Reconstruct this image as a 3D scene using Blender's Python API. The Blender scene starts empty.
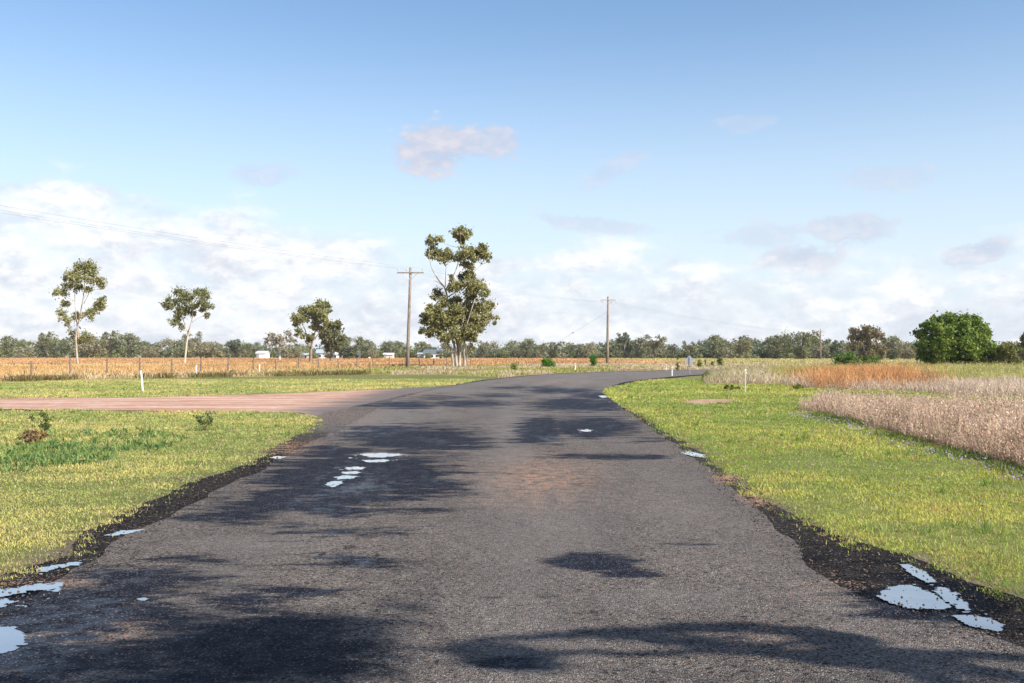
import bpy, math, random
import numpy as np
from mathutils import Vector

rng = np.random.default_rng(11)
random.seed(5)
scene = bpy.context.scene
col = scene.collection
R = math.radians

# ------------------------------------------------------------------ camera
CAM_H = 1.55
F = 995.0
PITCH = math.atan(13.5 / F)
cam_d = bpy.data.cameras.new("camera")
cam = bpy.data.objects.new("camera", cam_d)
col.objects.link(cam)
cam.location = (0, 0, CAM_H)
cam.rotation_euler = (math.pi / 2 + PITCH, 0, 0)
cam_d.sensor_width = 36
cam_d.lens = 36 * F / 1024
cam_d.clip_start = 0.1
cam_d.clip_end = 12000
scene.camera = cam

# ------------------------------------------------------------------ sun, sky, exposure
SUN_H = Vector((0.80, -0.60, 0)).normalized()      # horizontal direction towards the sun
SUN_EL = R(38)
sun_d = bpy.data.lights.new("sun", "SUN")
sun_d.energy = 5.0
sun_d.angle = R(0.5)
sun_d.color = (1.0, 0.955, 0.88)
sun = bpy.data.objects.new("sun", sun_d)
col.objects.link(sun)
sdir = Vector((SUN_H.x * math.cos(SUN_EL), SUN_H.y * math.cos(SUN_EL), math.sin(SUN_EL)))
sun.rotation_euler = sdir.to_track_quat('Z', 'Y').to_euler()
sun.location = (0, 0, 50)
scene.view_settings.view_transform = 'Standard'
scene.view_settings.look = 'None'
scene.view_settings.gamma = 1
scene.view_settings.use_curve_mapping = False
scene.view_settings.exposure = 0.62


class NT:
    """tiny helper around a node tree"""
    def __init__(s, tree):
        s.t = tree; s.n = tree.nodes; s.l = tree.links
    def new(s, typ, **kw):
        n = s.n.new(typ)
        for k, v in kw.items(): setattr(n, k, v)
        return n
    def put(s, sock, v):
        if isinstance(v, bpy.types.NodeSocket): s.l.new(v, sock)
        elif v is not None:
            try: sock.default_value = v
            except Exception: sock.default_value = (*v, 1.0)
    def m(s, op, a, b=None, c=None, clamp=False):
        n = s.new('ShaderNodeMath', operation=op, use_clamp=clamp)
        s.put(n.inputs[0], a)
        if b is not None: s.put(n.inputs[1], b)
        if c is not None: s.put(n.inputs[2], c)
        return n.outputs[0]
    def ss(s, v, lo, hi, a=0.0, b=1.0):
        n = s.new('ShaderNodeMapRange', interpolation_type='SMOOTHSTEP')
        s.put(n.inputs['Value'], v)
        n.inputs['From Min'].default_value = lo; n.inputs['From Max'].default_value = hi
        n.inputs['To Min'].default_value = a; n.inputs['To Max'].default_value = b
        return n.outputs[0]
    def noise(s, vec, scale, detail=4, rough=0.55, dist=0.0):
        n = s.new('ShaderNodeTexNoise')
        if vec is not None: s.l.new(vec, n.inputs['Vector'])
        n.inputs['Scale'].default_value = scale; n.inputs['Detail'].default_value = detail
        n.inputs['Roughness'].default_value = rough; n.inputs['Distortion'].default_value = dist
        return n.outputs[0]
    def mix(s, f, a, b, mode='MIX'):
        n = s.new('ShaderNodeMix', data_type='RGBA', blend_type=mode)
        s.put(n.inputs[0], f); s.put(n.inputs[6], a); s.put(n.inputs[7], b)
        return n.outputs[2]
    def comb(s, x, y, z=0.0):
        n = s.new('ShaderNodeCombineXYZ')
        s.put(n.inputs[0], x); s.put(n.inputs[1], y); s.put(n.inputs[2], z)
        return n.outputs[0]
    def map(s, vec, scale=(1, 1, 1), loc=(0, 0, 0)):
        n = s.new('ShaderNodeMapping')
        s.l.new(vec, n.inputs[0]); n.inputs['Scale'].default_value = scale; n.inputs['Location'].default_value = loc
        return n.outputs[0]
    def attr(s, name):
        return s.new('ShaderNodeAttribute', attribute_name=name)


def c4(c): return (c[0], c[1], c[2], 1.0)

world = bpy.data.worlds.new("World")
scene.world = world
world.use_nodes = True
W = NT(world.node_tree)
W.n.clear()
sky = W.new('ShaderNodeTexSky', sky_type='NISHITA')
sky.sun_disc = False
sky.sun_elevation = SUN_EL
sky.sun_rotation = math.atan2(SUN_H.x, SUN_H.y)
sky.altitude = 200; sky.air_density = 1.0; sky.dust_density = 0.7; sky.ozone_density = 1.4
SKY_S = 0.105
tc = W.new('ShaderNodeTexCoord')
sep = W.new('ShaderNodeSeparateXYZ'); W.l.new(tc.outputs['Generated'], sep.inputs[0])
X, Y, Z = sep.outputs
az = W.m('ARCTAN2', X, Y)                     # 0 = north, + to the east
el = W.m('ARCSINE', Z)
uv = W.comb(az, el)
# low cloud bank: its top edge varies with azimuth
curve = W.new('ShaderNodeFloatCurve')
cm = curve.mapping.curves[0]
pts = [(0.0, .50), (.18, .60), (.25, .72), (.30, .70), (.36, .60), (.42, .55), (.47, .47), (.50, .45), (.60, .42), (.70, .36), (.80, .46), (1.0, .50)]
cm.points[0].location = pts[0]; cm.points[1].location = pts[-1]
for p in pts[1:-1]: cm.points.new(*p)
curve.mapping.update()
W.put(curve.inputs['Value'], W.m('MULTIPLY_ADD', az, 0.5, 0.5, clamp=True))
top = W.m('MULTIPLY', curve.outputs[0], 0.235)
n1 = W.noise(W.map(uv, (1, 2.1, 1), (3.1, 1.7, 0)), 6.5, 10, 0.60, 0.1)
n2 = W.noise(W.map(uv, (1, 2.6, 1), (7.3, 4.1, 0)), 13.0, 8, 0.6, 0.2)
edge = W.m('ADD', W.m('SUBTRACT', top, el), W.m('MULTIPLY', W.m('SUBTRACT', n1, 0.5), 0.16))
edge = W.m('ADD', edge, W.m('MULTIPLY', W.m('SUBTRACT', n2, 0.5), 0.05))
bank = W.ss(edge, -0.008, 0.034)
nA_ = W.noise(W.map(uv, (1, 1.7, 1), (5.3, 2.1, 0)), 20.0, 10, 0.62, 0.15)
gaps = W.ss(W.m('ADD', W.m('MULTIPLY', nA_, .7), W.m('ADD', W.m('MULTIPLY', n2, .5), W.m('MULTIPLY', n1, 0.3))), 0.62, 0.84)   # thin places in the bank
low = W.ss(el, 0.0, 0.10, 1.0, 0.0)
bank = W.m('MULTIPLY', bank, W.m('MAXIMUM', W.m('MULTIPLY_ADD', gaps, 0.5, 0.5), low))
bank = W.m('MULTIPLY', bank, W.ss(az, -0.06, 0.16, 1.0, 0.92))
def puff(px, py, rx, ry, amount, thr=0.0, tilt=0.0):
    a0 = math.atan((px - 512) / F); e0 = math.atan((355 - py) / F)
    da = W.m('SUBTRACT', az, a0); de = W.m('SUBTRACT', el, e0)
    de = W.m('SUBTRACT', de, W.m('MULTIPLY', da, tilt))
    q = W.m('ADD', W.m('POWER', W.m('DIVIDE', da, rx / F), 2.0), W.m('POWER', W.m('DIVIDE', de, ry / F), 2.0))
    f = W.m('ADD', W.m('SUBTRACT', 1.0, q), W.m('MULTIPLY', W.m('SUBTRACT', n2, 0.5), 2.2))
    f = W.m('ADD', f, W.m('MULTIPLY', W.m('SUBTRACT', n3, 0.5), 5.0))
    return W.m('MULTIPLY', W.ss(f, thr, thr + .95), amount * 1.02)
n3 = W.noise(W.map(uv, (1, 1.8, 1), (1.3, 9.1, 0)), 30.0, 9, 0.66, 0.25)
puffs = None
for a in [(436, 150, 46, 27, .90, -.35, 0.12), (485, 144, 40, 19, .75, -.3, 0), (268, 178, 34, 13, .45, -.2, 0), (612, 171, 36, 12, .35, -.2, .5),
          (748, 128, 26, 9, .25, -.2, 0), (590, 224, 56, 10, .45, -.2, -.1), (850, 236, 42, 15, .6, -.3, 0),
          (888, 190, 46, 15, .35, -.2, 0), (980, 263, 30, 12, .7, -.3, 0.2), (760, 238, 56, 14, .4, -.2, 0), (805, 262, 40, 16, .7, -.3, .1)]:
    p = puff(*a)
    puffs = p if puffs is None else W.m('MAXIMUM', puffs, p)
haze_low = W.ss(el, -0.03, 0.35, 0.92, 0.0)
shade = W.m('ADD', W.m('MULTIPLY', n1, 0.6), W.m('MULTIPLY', n3, 0.55))
shade = W.ss(shade, 0.50, 0.66)
nA = W.noise(W.map(uv, (1, 1.7, 1), (5.3, 2.1, 0)), 20.0, 10, 0.62, 0.15)
nB = W.noise(W.map(uv, (1, 1.7, 1), (5.3 + .004, 2.1 + .012, 0)), 20.0, 4, 0.62, 0.15)
lit = W.m('MULTIPLY_ADD', W.m('SUBTRACT', nA, nB), 1.9, 0.0)
shade = W.m('ADD', W.m('MULTIPLY_ADD', shade, .65, .26), lit, clamp=True)
cloud_c = W.mix(shade, (0.46, 0.495, 0.56, 1), (0.70, 0.70, 0.71, 1))
puff_c = W.mix(W.ss(n3, 0.35, 0.7), (0.37, 0.415, 0.52, 1), (0.53, 0.515, 0.56, 1))
hsv = W.new('ShaderNodeHueSaturation'); hsv.inputs['Saturation'].default_value = 1.04; hsv.inputs['Value'].default_value = 1.14
W.l.new(sky.outputs[0], hsv.inputs['Color'])
skyc = W.mix(1.0, hsv.outputs[0], (SKY_S * .95, SKY_S * 1.0, SKY_S * 1.02, 1), 'MULTIPLY')
c = W.mix(haze_low, skyc, (0.54, 0.60, 0.665, 1))
c = W.mix(puffs, c, puff_c)
c = W.mix(bank, c, cloud_c)
bg = W.new('ShaderNodeBackground'); W.l.new(c, bg.inputs[0]); bg.inputs[1].default_value = 1.0
wo = W.new('ShaderNodeOutputWorld'); W.l.new(bg.outputs[0], wo.inputs[0])

# ------------------------------------------------------------------ geometry helpers
def ray(px, py):
    cp, sp = math.cos(PITCH), math.sin(PITCH)
    u = 341.5 - py
    return np.array([px - 512.0, F * cp - u * sp, F * sp + u * cp])
def gnd(px, py):
    """ground point seen at a measured photo position"""
    r = ray(px, py); t = CAM_H / -r[2]
    return (r[0] * t, r[1] * t)
def at(px, py, d):
    """point at distance d (along north) in the direction of a measured photo position"""
    r = ray(px, py); t = d / r[1]
    return Vector((r[0] * t, d, CAM_H + r[2] * t))
def G(pts): return [gnd(*p) for p in pts]

def inside(x, y, poly):
    res = np.zeros(x.shape, bool)
    n = len(poly)
    for i in range(n):
        x0, y0 = poly[i]; x1, y1 = poly[(i + 1) % n]
        c = ((y0 > y) != (y1 > y))
        with np.errstate(divide='ignore', invalid='ignore'):
            xi = (x1 - x0) * (y - y0) / (y1 - y0 + 1e-12) + x0
        res ^= c & (x < xi)
    return res

_perm = np.random.default_rng(3).random((256, 256))
def vnoise(x, y):
    xi = np.floor(x).astype(int); yi = np.floor(y).astype(int)
    fx = x - xi; fy = y - yi
    fx = fx * fx * (3 - 2 * fx); fy = fy * fy * (3 - 2 * fy)
    a = _perm[xi & 255, yi & 255]; b = _perm[(xi + 1) & 255, yi & 255]
    c = _perm[xi & 255, (yi + 1) & 255]; d = _perm[(xi + 1) & 255, (yi + 1) & 255]
    return (a * (1 - fx) + b * fx) * (1 - fy) + (c * (1 - fx) + d * fx) * fy
def fbm(x, y, o=4):
    s = 0; a = 0.5; t = 0
    for k in range(o):
        s = s + a * vnoise(x * 2 ** k + 17.3 * k, y * 2 ** k + 5.1 * k); t += a; a *= 0.5
    return s / t

def setmesh(name, verts, sizes, idx, mat=None, colors=None, smooth=False, extra=None):
    me = bpy.data.meshes.new(name)
    verts = np.asarray(verts, np.float32).reshape(-1, 3)
    idx = np.asarray(idx, np.int32).ravel()
    sizes = np.asarray(sizes, np.int32)
    me.vertices.add(len(verts)); me.vertices.foreach_set('co', verts.ravel())
    me.loops.add(len(idx)); me.loops.foreach_set('vertex_index', idx)
    me.polygons.add(len(sizes))
    st = np.zeros(len(sizes), np.int32); st[1:] = np.cumsum(sizes)[:-1]
    me.polygons.foreach_set('loop_start', st)
    me.update(calc_edges=True)
    if smooth: me.polygons.foreach_set('use_smooth', np.ones(len(sizes), bool))
    if colors is not None:
        ca = me.color_attributes.new('Col', 'FLOAT_COLOR', 'POINT')
        cc = np.ones((len(verts), 4), np.float32); cc[:, :3] = colors
        ca.data.foreach_set('color', cc.ravel())
    if extra:
        for k, v in extra.items():
            a = me.attributes.new(k, 'FLOAT', 'POINT'); a.data.foreach_set('value', np.asarray(v, np.float32))
    if mat: me.materials.append(mat)
    return me

def link(name, me, parent=None):
    o = bpy.data.objects.new(name, me); col.objects.link(o)
    if parent is not None: o.parent = parent
    return o
def tag(o, label, cat, group=None):
    o['label'] = label; o['category'] = cat
    if group: o['group'] = group
    return o
def struct(o): o['kind'] = 'structure'; return o
def stuff(o, label, cat): o['kind'] = 'stuff'; o['label'] = label; o['category'] = cat; return o
def thing(name, label, cat, loc, rz=0, group=None):
    o = bpy.data.objects.new(name, None); col.objects.link(o)
    o.location = loc; o.rotation_euler = (0, 0, rz); o.empty_display_size = 0.2
    return tag(o, label, cat, group)
def dup(root, loc, rz=0, s=(1, 1, 1), label=None, group=None):
    r = root.copy(); col.objects.link(r); r.location = loc; r.rotation_euler = (0, 0, rz); r.scale = s
    if label: r['label'] = label
    if group: r['group'] = group
    for ch in list(root.children):
        c = ch.copy(); col.objects.link(c); c.parent = r
        for g in list(ch.children):
            d = g.copy(); col.objects.link(d); d.parent = c
    return r

class MB:
    def __init__(s): s.v = []; s.f = []
    def add(s, vs, fs):
        b = len(s.v); s.v += [tuple(v) for v in vs]; s.f += [tuple(i + b for i in f) for f in fs]
    def box(s, c, d, rz=0):
        cx, cy, cz = c; dx, dy, dz = (q / 2 for q in d); vs = []
        for z in (-dz, dz):
            for x, y in ((-dx, -dy), (dx, -dy), (dx, dy), (-dx, dy)):
                vs.append((cx + x * math.cos(rz) - y * math.sin(rz), cy + x * math.sin(rz) + y * math.cos(rz), cz + z))
        s.add(vs, [(3, 2, 1, 0), (4, 5, 6, 7), (0, 1, 5, 4), (1, 2, 6, 5), (2, 3, 7, 6), (3, 0, 4, 7)])
    def tube(s, pts, rad, sides=8, cap=True):
        pts = [Vector(p) for p in pts]; n = len(pts)
        if not hasattr(rad, '__len__'): rad = [rad] * n
        vs = []; ref = Vector((0.13, 0.97, 0.2))
        for i, p in enumerate(pts):
            t = (pts[min(i + 1, n - 1)] - pts[max(i - 1, 0)]).normalized()
            a = t.cross(ref)
            if a.length < 0.1: a = t.cross(Vector((1, 0, 0)))
            a.normalize(); b = t.cross(a)
            for k in range(sides):
                w = 2 * math.pi * k / sides
                vs.append(p + (a * math.cos(w) + b * math.sin(w)) * rad[i])
        fs = []
        for i in range(n - 1):
            for k in range(sides):
                k2 = (k + 1) % sides
                fs.append((i * sides + k, i * sides + k2, (i + 1) * sides + k2, (i + 1) * sides + k))
        if cap:
            fs.append(tuple(reversed(range(sides)))); fs.append(tuple((n - 1) * sides + k for k in range(sides)))
        s.add(vs, fs)
    def mesh(s, name, mat, smooth=False):
        me = bpy.data.meshes.new(name); me.from_pydata(s.v, [], s.f); me.update()
        if smooth: me.polygons.foreach_set('use_smooth', [True] * len(s.f))
        if mat: me.materials.append(mat)
        return me
    def build(s, name, mat, parent=None, smooth=False):
        return link(name, s.mesh(name, mat, smooth), parent)

# ------------------------------------------------------------------ materials
def newmat(name):
    m = bpy.data.materials.new(name); m.use_nodes = True
    t = NT(m.node_tree); t.n.clear()
    out = t.new('ShaderNodeOutputMaterial')
    return m, t, out
def principled(t, out, colour, rough=0.8, spec=0.3, bump=None, bstr=0.3, bdist=0.01, coat=None):
    p = t.new('ShaderNodeBsdfPrincipled')
    t.put(p.inputs['Base Color'], colour); t.put(p.inputs['Roughness'], rough); t.put(p.inputs['Specular IOR Level'], spec)
    if bump is not None:
        b = t.new('ShaderNodeBump'); b.inputs['Strength'].default_value = bstr; b.inputs['Distance'].default_value = bdist
        t.put(b.inputs['Height'], bump); t.l.new(b.outputs[0], p.inputs['Normal'])
    t.l.new(p.outputs[0], out.inputs[0])
    return p
def obj_co(t): return t.new('ShaderNodeTexCoord').outputs['Object']

def leaf_mat(name, trans=0.3, tint=(1, 1, 1), rough=0.55):
    m, t, out = newmat(name)
    a = t.attr('Col')
    cc = t.mix(1.0, a.outputs['Color'], c4(tint), 'MULTIPLY')
    n = t.noise(obj_co(t), 1.3, 3, 0.6)
    cc = t.mix(1.0, cc, t.mix(n, (0.78, 0.78, 0.78, 1), (1.2, 1.2, 1.2, 1)), 'MULTIPLY')
    p = t.new('ShaderNodeBsdfPrincipled'); t.put(p.inputs['Base Color'], cc)
    p.inputs['Roughness'].default_value = rough; p.inputs['Specular IOR Level'].default_value = 0.25
    tr = t.new('ShaderNodeBsdfTranslucent'); t.put(tr.inputs[0], cc)
    mx = t.new('ShaderNodeMixShader'); mx.inputs[0].default_value = trans
    t.l.new(p.outputs[0], mx.inputs[1]); t.l.new(tr.outputs[0], mx.inputs[2]); t.l.new(mx.outputs[0], out.inputs[0])
    return m
M = {}
M['leaf'] = leaf_mat('gum_leaves')
M['grass'] = leaf_mat('grass_blades', 0.35, rough=0.7)

def bark_mat(name, c1, c2, c3, scale=6):
    m, t, out = newmat(name)
    co = obj_co(t)
    n = t.noise(t.map(co, (1, 1, 0.25)), scale, 6, 0.65)
    n2 = t.noise(t.map(co, (1, 1, 0.5)), scale * 0.25, 3, 0.6)
    c = t.mix(t.ss(n, 0.35, 0.62), c4(c1), c4(c2)); c = t.mix(t.ss(n2, 0.48, 0.62), c, c4(c3))
    principled(t, out, c, 0.85, 0.15, n, 0.6, 0.04)
    return m
M['bark_pale'] = bark_mat('pale_gum_bark', (.42, .36, .29), (.60, .54, .46), (.30, .24, .18), 4)
M['bark_mid'] = bark_mat('shedding_gum_bark', (.26, .20, .15), (.52, .45, .37), (.16, .12, .09), 3)
M['bark_brown'] = bark_mat('brown_bark', (.13, .095, .07), (.24, .18, .13), (.34, .26, .19), 4)
M['bark_far'] = bark_mat('grey_bark', (.20, .17, .14), (.34, .30, .26), (.13, .11, .09), 1.5)
M['bark_grey'] = bark_mat('weathered_branches', (.36, .32, .28), (.52, .48, .43), (.27, .23, .20), 3)
M['timber'] = bark_mat('weathered_pole_timber', (.17, .13, .10), (.33, .27, .22), (.24, .19, .15), 9)
M['post'] = bark_mat('grey_fence_timber', (.13, .10, .08), (.26, .20, .16), (.18, .14, .11), 14)

def plain(name, c, rough=0.6, metal=0.0, var=0.12, sc=8):
    m, t, out = newmat(name)
    n = t.noise(obj_co(t), sc, 4, 0.6)
    a = tuple(x * (1 - var) for x in c); b = tuple(min(1, x * (1 + var)) for x in c)
    p = principled(t, out, t.mix(n, c4(a), c4(b)), rough, 0.4)
    p.inputs['Metallic'].default_value = metal
    return m
M['white'] = plain('white_paint', (.78, .78, .76), .5, var=.06)
M['galv'] = plain('galvanised_steel', (.42, .43, .44), .45, 0.6)
M['insul'] = plain('porcelain_insulator', (.50, .50, .48), .3)
M['wire'] = plain('aluminium_wire', (.30, .30, .31), .5, 0.5)
M['fwire'] = plain('fence_wire', (.30, .27, .25), .6, 0.5)
M['reflector'] = plain('red_reflector', (.45, .05, .03), .3)
M['wallw'] = plain('painted_wall', (.74, .74, .72), .7, sc=2)
M['wallc'] = plain('cream_wall', (.55, .50, .42), .7, sc=2)
M['roofm'] = plain('metal_roof', (.46, .50, .54), .5, 0.2, sc=2)
M['roofd'] = plain('dark_roof', (.13, .15, .17), .6, sc=2)
M['glass'] = plain('window_glass', (.03, .04, .05), .1)
M['flower'] = leaf_mat('wildflower_petals', 0.3)

# ---- asphalt
def asphalt(name, shoulder=False):
    m, t, out = newmat(name)
    co = obj_co(t)
    wet_shade = t.attr('wet_shade').outputs['Fac']; brown = t.attr('brown').outputs['Fac']; worn = t.attr('worn').outputs['Fac']
    # aggregate
    def vor(scale, rnd=1.0):
        v = t.new('ShaderNodeTexVoronoi'); t.l.new(co, v.inputs['Vector']); v.inputs['Scale'].default_value = scale
        v.inputs['Randomness'].default_value = rnd; return v
    v1 = vor(105 if not shoulder else 55); v2 = vor(48)
    sp = t.new('ShaderNodeSeparateColor'); t.l.new(v1.outputs['Color'], sp.inputs[0])
    r1, g1, b1 = sp.outputs
    sp2 = t.new('ShaderNodeSeparateColor'); t.l.new(v2.outputs['Color'], sp2.inputs[0])
    big = t.noise(t.map(co, (1, .35, 1)), 0.9, 5, 0.6)
    mid = t.noise(co, 6.0, 5, 0.65)
    fine = t.noise(co, 45.0, 4, 0.7)
    if shoulder:
        base = t.mix(r1, (0.006, 0.0055, 0.0055, 1), (0.062, 0.053, 0.050, 1))
        base = t.mix(t.ss(g1, .95, .98), base, (0.20, 0.16, 0.13, 1))
        base = t.mix(t.ss(sp2.outputs[0], .90, .96), base, (0.03, .025, .022, 1))
    else:
        base = t.mix(r1, (0.034, 0.030, 0.028, 1), (0.215, 0.188, 0.168, 1))
        base = t.mix(t.ss(g1, .93, .97), base, (0.31, 0.28, 0.25, 1))
        base = t.mix(t.ss(b1, .90, .95), base, (0.20, 0.125, 0.085, 1))
        base = t.mix(t.ss(sp2.outputs[0], .93, .97), base, (0.035, .033, .033, 1))
    base = t.mix(1.0, base, t.mix(t.ss(big, .3, .7), (.84, .84, .85, 1), (1.20, 1.18, 1.16, 1)), 'MULTIPLY')
    base = t.mix(1.0, base, t.mix(t.ss(mid, .3, .7), (.86, .86, .86, 1), (1.12, 1.12, 1.12, 1)), 'MULTIPLY')
    base = t.mix(worn, base, t.mix(0.6, base, (0.205, 0.185, 0.172, 1)))
    vc = t.new('ShaderNodeTexVoronoi', feature='DISTANCE_TO_EDGE'); vc.inputs['Scale'].default_value = .55
    dn = t.new('ShaderNodeTexNoise'); t.l.new(co, dn.inputs['Vector']); dn.inputs['Scale'].default_value = 1.6; dn.inputs['Detail'].default_value = 6
    dv = t.new('ShaderNodeVectorMath', operation='MULTIPLY_ADD'); t.l.new(dn.outputs['Color'], dv.inputs[0]); dv.inputs[1].default_value = (1.3, 1.3, 0); t.l.new(co, dv.inputs[2])
    t.l.new(dv.outputs[0], vc.inputs['Vector'])
    crack = t.m('MULTIPLY', t.ss(vc.outputs['Distance'], .002, .010, 1, 0), t.ss(t.noise(co, .5, 3, .6), .52, .60))
    base = t.mix(t.m('MULTIPLY', crack, .8), base, (.022, .02, .02, 1))
    # reddish soil washed over the seal
    bf = t.ss(t.m('ADD', t.m('MULTIPLY', brown, t.ss(mid, .35, .6)), t.m('MULTIPLY', t.m('SUBTRACT', b1, 0.5), 1.5)), .72, .88)
    base = t.mix(t.m('MULTIPLY', bf, t.ss(brown, 0.02, .25)), base, (0.38, 0.225, 0.145, 1))
    # dampness and painted leaf shade with ragged edges, broken by proud dry stones
    edge = t.m('ADD', wet_shade, t.m('MULTIPLY', t.m('SUBTRACT', t.noise(t.map(co, (.45, 1.0, 1)), 1.9, 8, 0.70), 0.5), 2.3))
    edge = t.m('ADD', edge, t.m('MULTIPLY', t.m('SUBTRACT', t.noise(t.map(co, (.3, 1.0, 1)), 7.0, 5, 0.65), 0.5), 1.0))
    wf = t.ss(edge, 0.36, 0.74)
    wf = t.m('MULTIPLY', wf, t.ss(wet_shade, 0.02, 0.18))
    stone = t.ss(t.m('ADD', g1, t.m('MULTIPLY', wet_shade, 0.10)), .90, .98)
    wet_sky_col = t.mix(1.0, base, (0.105, 0.135, 0.235, 1), 'MULTIPLY')  # damp darkening, tinted navy to paint in the reflected sky
    wet_sky_col = t.mix(t.m('MULTIPLY', stone, .35), wet_sky_col, base)
    c = t.mix(wf, base, wet_sky_col)
    rough = t.m('SUBTRACT', 0.88, t.m('MULTIPLY', wf, t.ss(mid, .35, .65, .20, .34)))
    hgt = t.m('ADD', t.m('MULTIPLY', v1.outputs['Distance'], -1.0), t.m('MULTIPLY', fine, 0.5))
    p = principled(t, out, c, rough, t.m('MULTIPLY_ADD', wf, 0.02, 0.02), hgt, 1.0 if shoulder else 0.9, 0.010 if not shoulder else .018)
    t.put(p.inputs['Coat Weight'], t.m('MULTIPLY', t.m('MULTIPLY', wf, t.ss(t.m('ADD', t.m('MULTIPLY', big, .6), t.m('MULTIPLY', mid, .4)), .52, .64)), 0.26)); p.inputs['Coat Roughness'].default_value = 0.18
    return m
M['asphalt'] = asphalt('worn_asphalt'); M['shoulder'] = asphalt('black_gravel', True)

def ground_mat():
    m, t, out = newmat('verge_soil_and_turf')
    co = obj_co(t); a = t.attr('Col').outputs['Color']
    n = t.noise(co, 3.0, 6, 0.7); n2 = t.noise(co, 25, 5, 0.7); n3 = t.noise(co, .08, 4, .6)
    c = t.mix(1.0, a, t.mix(t.ss(n, .3, .7), (.72, .74, .72, 1), (1.25, 1.2, 1.2, 1)), 'MULTIPLY')
    c = t.mix(1.0, c, t.mix(t.ss(n2, .3, .7), (.6, .6, .6, 1), (1.3, 1.3, 1.3, 1)), 'MULTIPLY')
    c = t.mix(1.0, c, t.mix(t.ss(n3, .35, .65), (.88, .9, .9, 1), (1.1, 1.08, 1.05, 1)), 'MULTIPLY')
    principled(t, out, c, .95, .1, n2, .6, .03)
    return m
M['ground'] = ground_mat()
def dirt_mat():
    m, t, out = newmat('pink_dirt_track')
    co = obj_co(t)
    n = t.noise(t.map(co, (.12, 1.6, 1)), .9, 6, .65); n2 = t.noise(co, 30, 5, .7); n3 = t.noise(t.map(co, (.05, 1, 1)), 3.0, 4, .6)
    tarry = t.attr('tar').outputs['Fac']
    c = t.mix(t.ss(n, .3, .7), (.44, .26, .185, 1), (.62, .42, .32, 1))
    c = t.mix(t.m('MULTIPLY', t.ss(n3, .46, .56), .9), c, (.33, .155, .095, 1))
    c = t.mix(t.m('MULTIPLY', t.ss(t.noise(co, 1.8, 6, .7), .52, .64), .5), c, (.66, .53, .44, 1))
    tf = t.ss(t.m('ADD', tarry, t.m('MULTIPLY', t.m('SUBTRACT', n, .5), .9)), .35, .7)
    c = t.mix(tf, c, (.15, .125, .115, 1))
    c = t.mix(1.0, c, t.mix(n2, (.75, .75, .75, 1), (1.25, 1.25, 1.25, 1)), 'MULTIPLY')
    principled(t, out, c, .95, .1, n2, .5, .02)
    return m
M['dirt'] = dirt_mat()
def water_mat():
    m, t, out = newmat('puddle_water')
    co = obj_co(t)
    c = t.mix(t.noise(co, 5, 4, .6), (.12, .105, .09, 1), (.20, .18, .16, 1))
    p = principled(t, out, c, .02, .5, t.noise(co, 9, 2, .5), .02, .01)
    p.inputs['IOR'].default_value = 1.33
    p.inputs['Specular IOR Level'].default_value = 1.0
    p.inputs['Coat Weight'].default_value = 1.0; p.inputs['Coat Roughness'].default_value = 0.01; p.inputs['Coat IOR'].default_value = 2.4
    return m
M['water'] = water_mat()

# ------------------------------------------------------------------ layout of the setting (metres)
road_pairs = [((-3.3, -12), (3.2, -12)), ((-3.2, 0), (3.05, 0)), ((-3.15, 3.5), (3.0, 3.5)), ((-3.15, 5.2), (2.72, 5.2)), ((-3.13, 6.3), (2.27, 6.3)),
    ((-3.1, 7.2), (2.16, 7.2)), ((-3.25, 8.2), (2.3, 8.2)), ((-3.3, 9.5), (2.40, 9.5)), ((-3.35, 12.3), (2.6, 12.3)), ((-3.5, 16.2), (2.78, 16.2)),
    ((-3.65, 23.7), (3.05, 23.7)), ((-4.0, 34), (3.40, 34)), ((-3.6, 43), (3.85, 42)), ((-2.7, 52), (5.0, 49.7)), ((-1.3, 62), (6.8, 58)),
    ((1.2, 73), (9.6, 66)), ((4.4, 83), (13.2, 75)), ((9.0, 91), (18.0, 83.5)), ((15.5, 98.5), (24.5, 91.5)), ((24, 106.5), (32, 99)), ((36, 116), (43, 109)),
    ((60, 134), (66, 127.5)), ((110, 170), (115, 163)), ((300, 300), (304, 293))]
def catmull(P, t):
    n = len(P) - 1; i = min(int(t), n - 1); f = t - i
    p0 = P[max(i - 1, 0)]; p1 = P[i]; p2 = P[i + 1]; p3 = P[min(i + 2, n)]
    return tuple(0.5 * (2 * p1[k] + (-p0[k] + p2[k]) * f + (2 * p0[k] - 5 * p1[k] + 4 * p2[k] - p3[k]) * f * f + (-p0[k] + 3 * p1[k] - 3 * p2[k] + p3[k]) * f ** 3) for k in (0, 1))
LP = [a for a, b in road_pairs]; RP = [b for a, b in road_pairs]
ts = []
t = 0.0
while t < len(LP) - 1:
    ts.append(t)
    a = catmull(LP, t); b = catmull(LP, min(t + 0.01, len(LP) - 1.001))
    sp_ = math.hypot(b[0] - a[0], b[1] - a[1]) / 0.01
    step = 0.09 if a[1] < 25 else (0.2 if a[1] < 60 else 0.6)
    if a[1] < 3.2: step = 0.4
    t += max(0.004, min(0.3, step / max(sp_, 0.1)))
ts.append(len(LP) - 1.0)
Lc = np.array([catmull(LP, t) for t in ts]); Rc = np.array([catmull(RP, t) for t in ts])
# ragged asphalt edge
jl = (fbm(Lc[:, 1] * 1.7, Lc[:, 1] * 0 + 3.3, 5) - .5) * 0.30; jr = (fbm(Rc[:, 1] * 1.7, Rc[:, 1] * 0 + 9.3, 5) - .5) * 0.26
Lc[:, 0] += jl; Rc[:, 0] += jr
road_poly = [tuple(p) for p in Lc[::4]] + [tuple(p) for p in Rc[::-4]]

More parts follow.
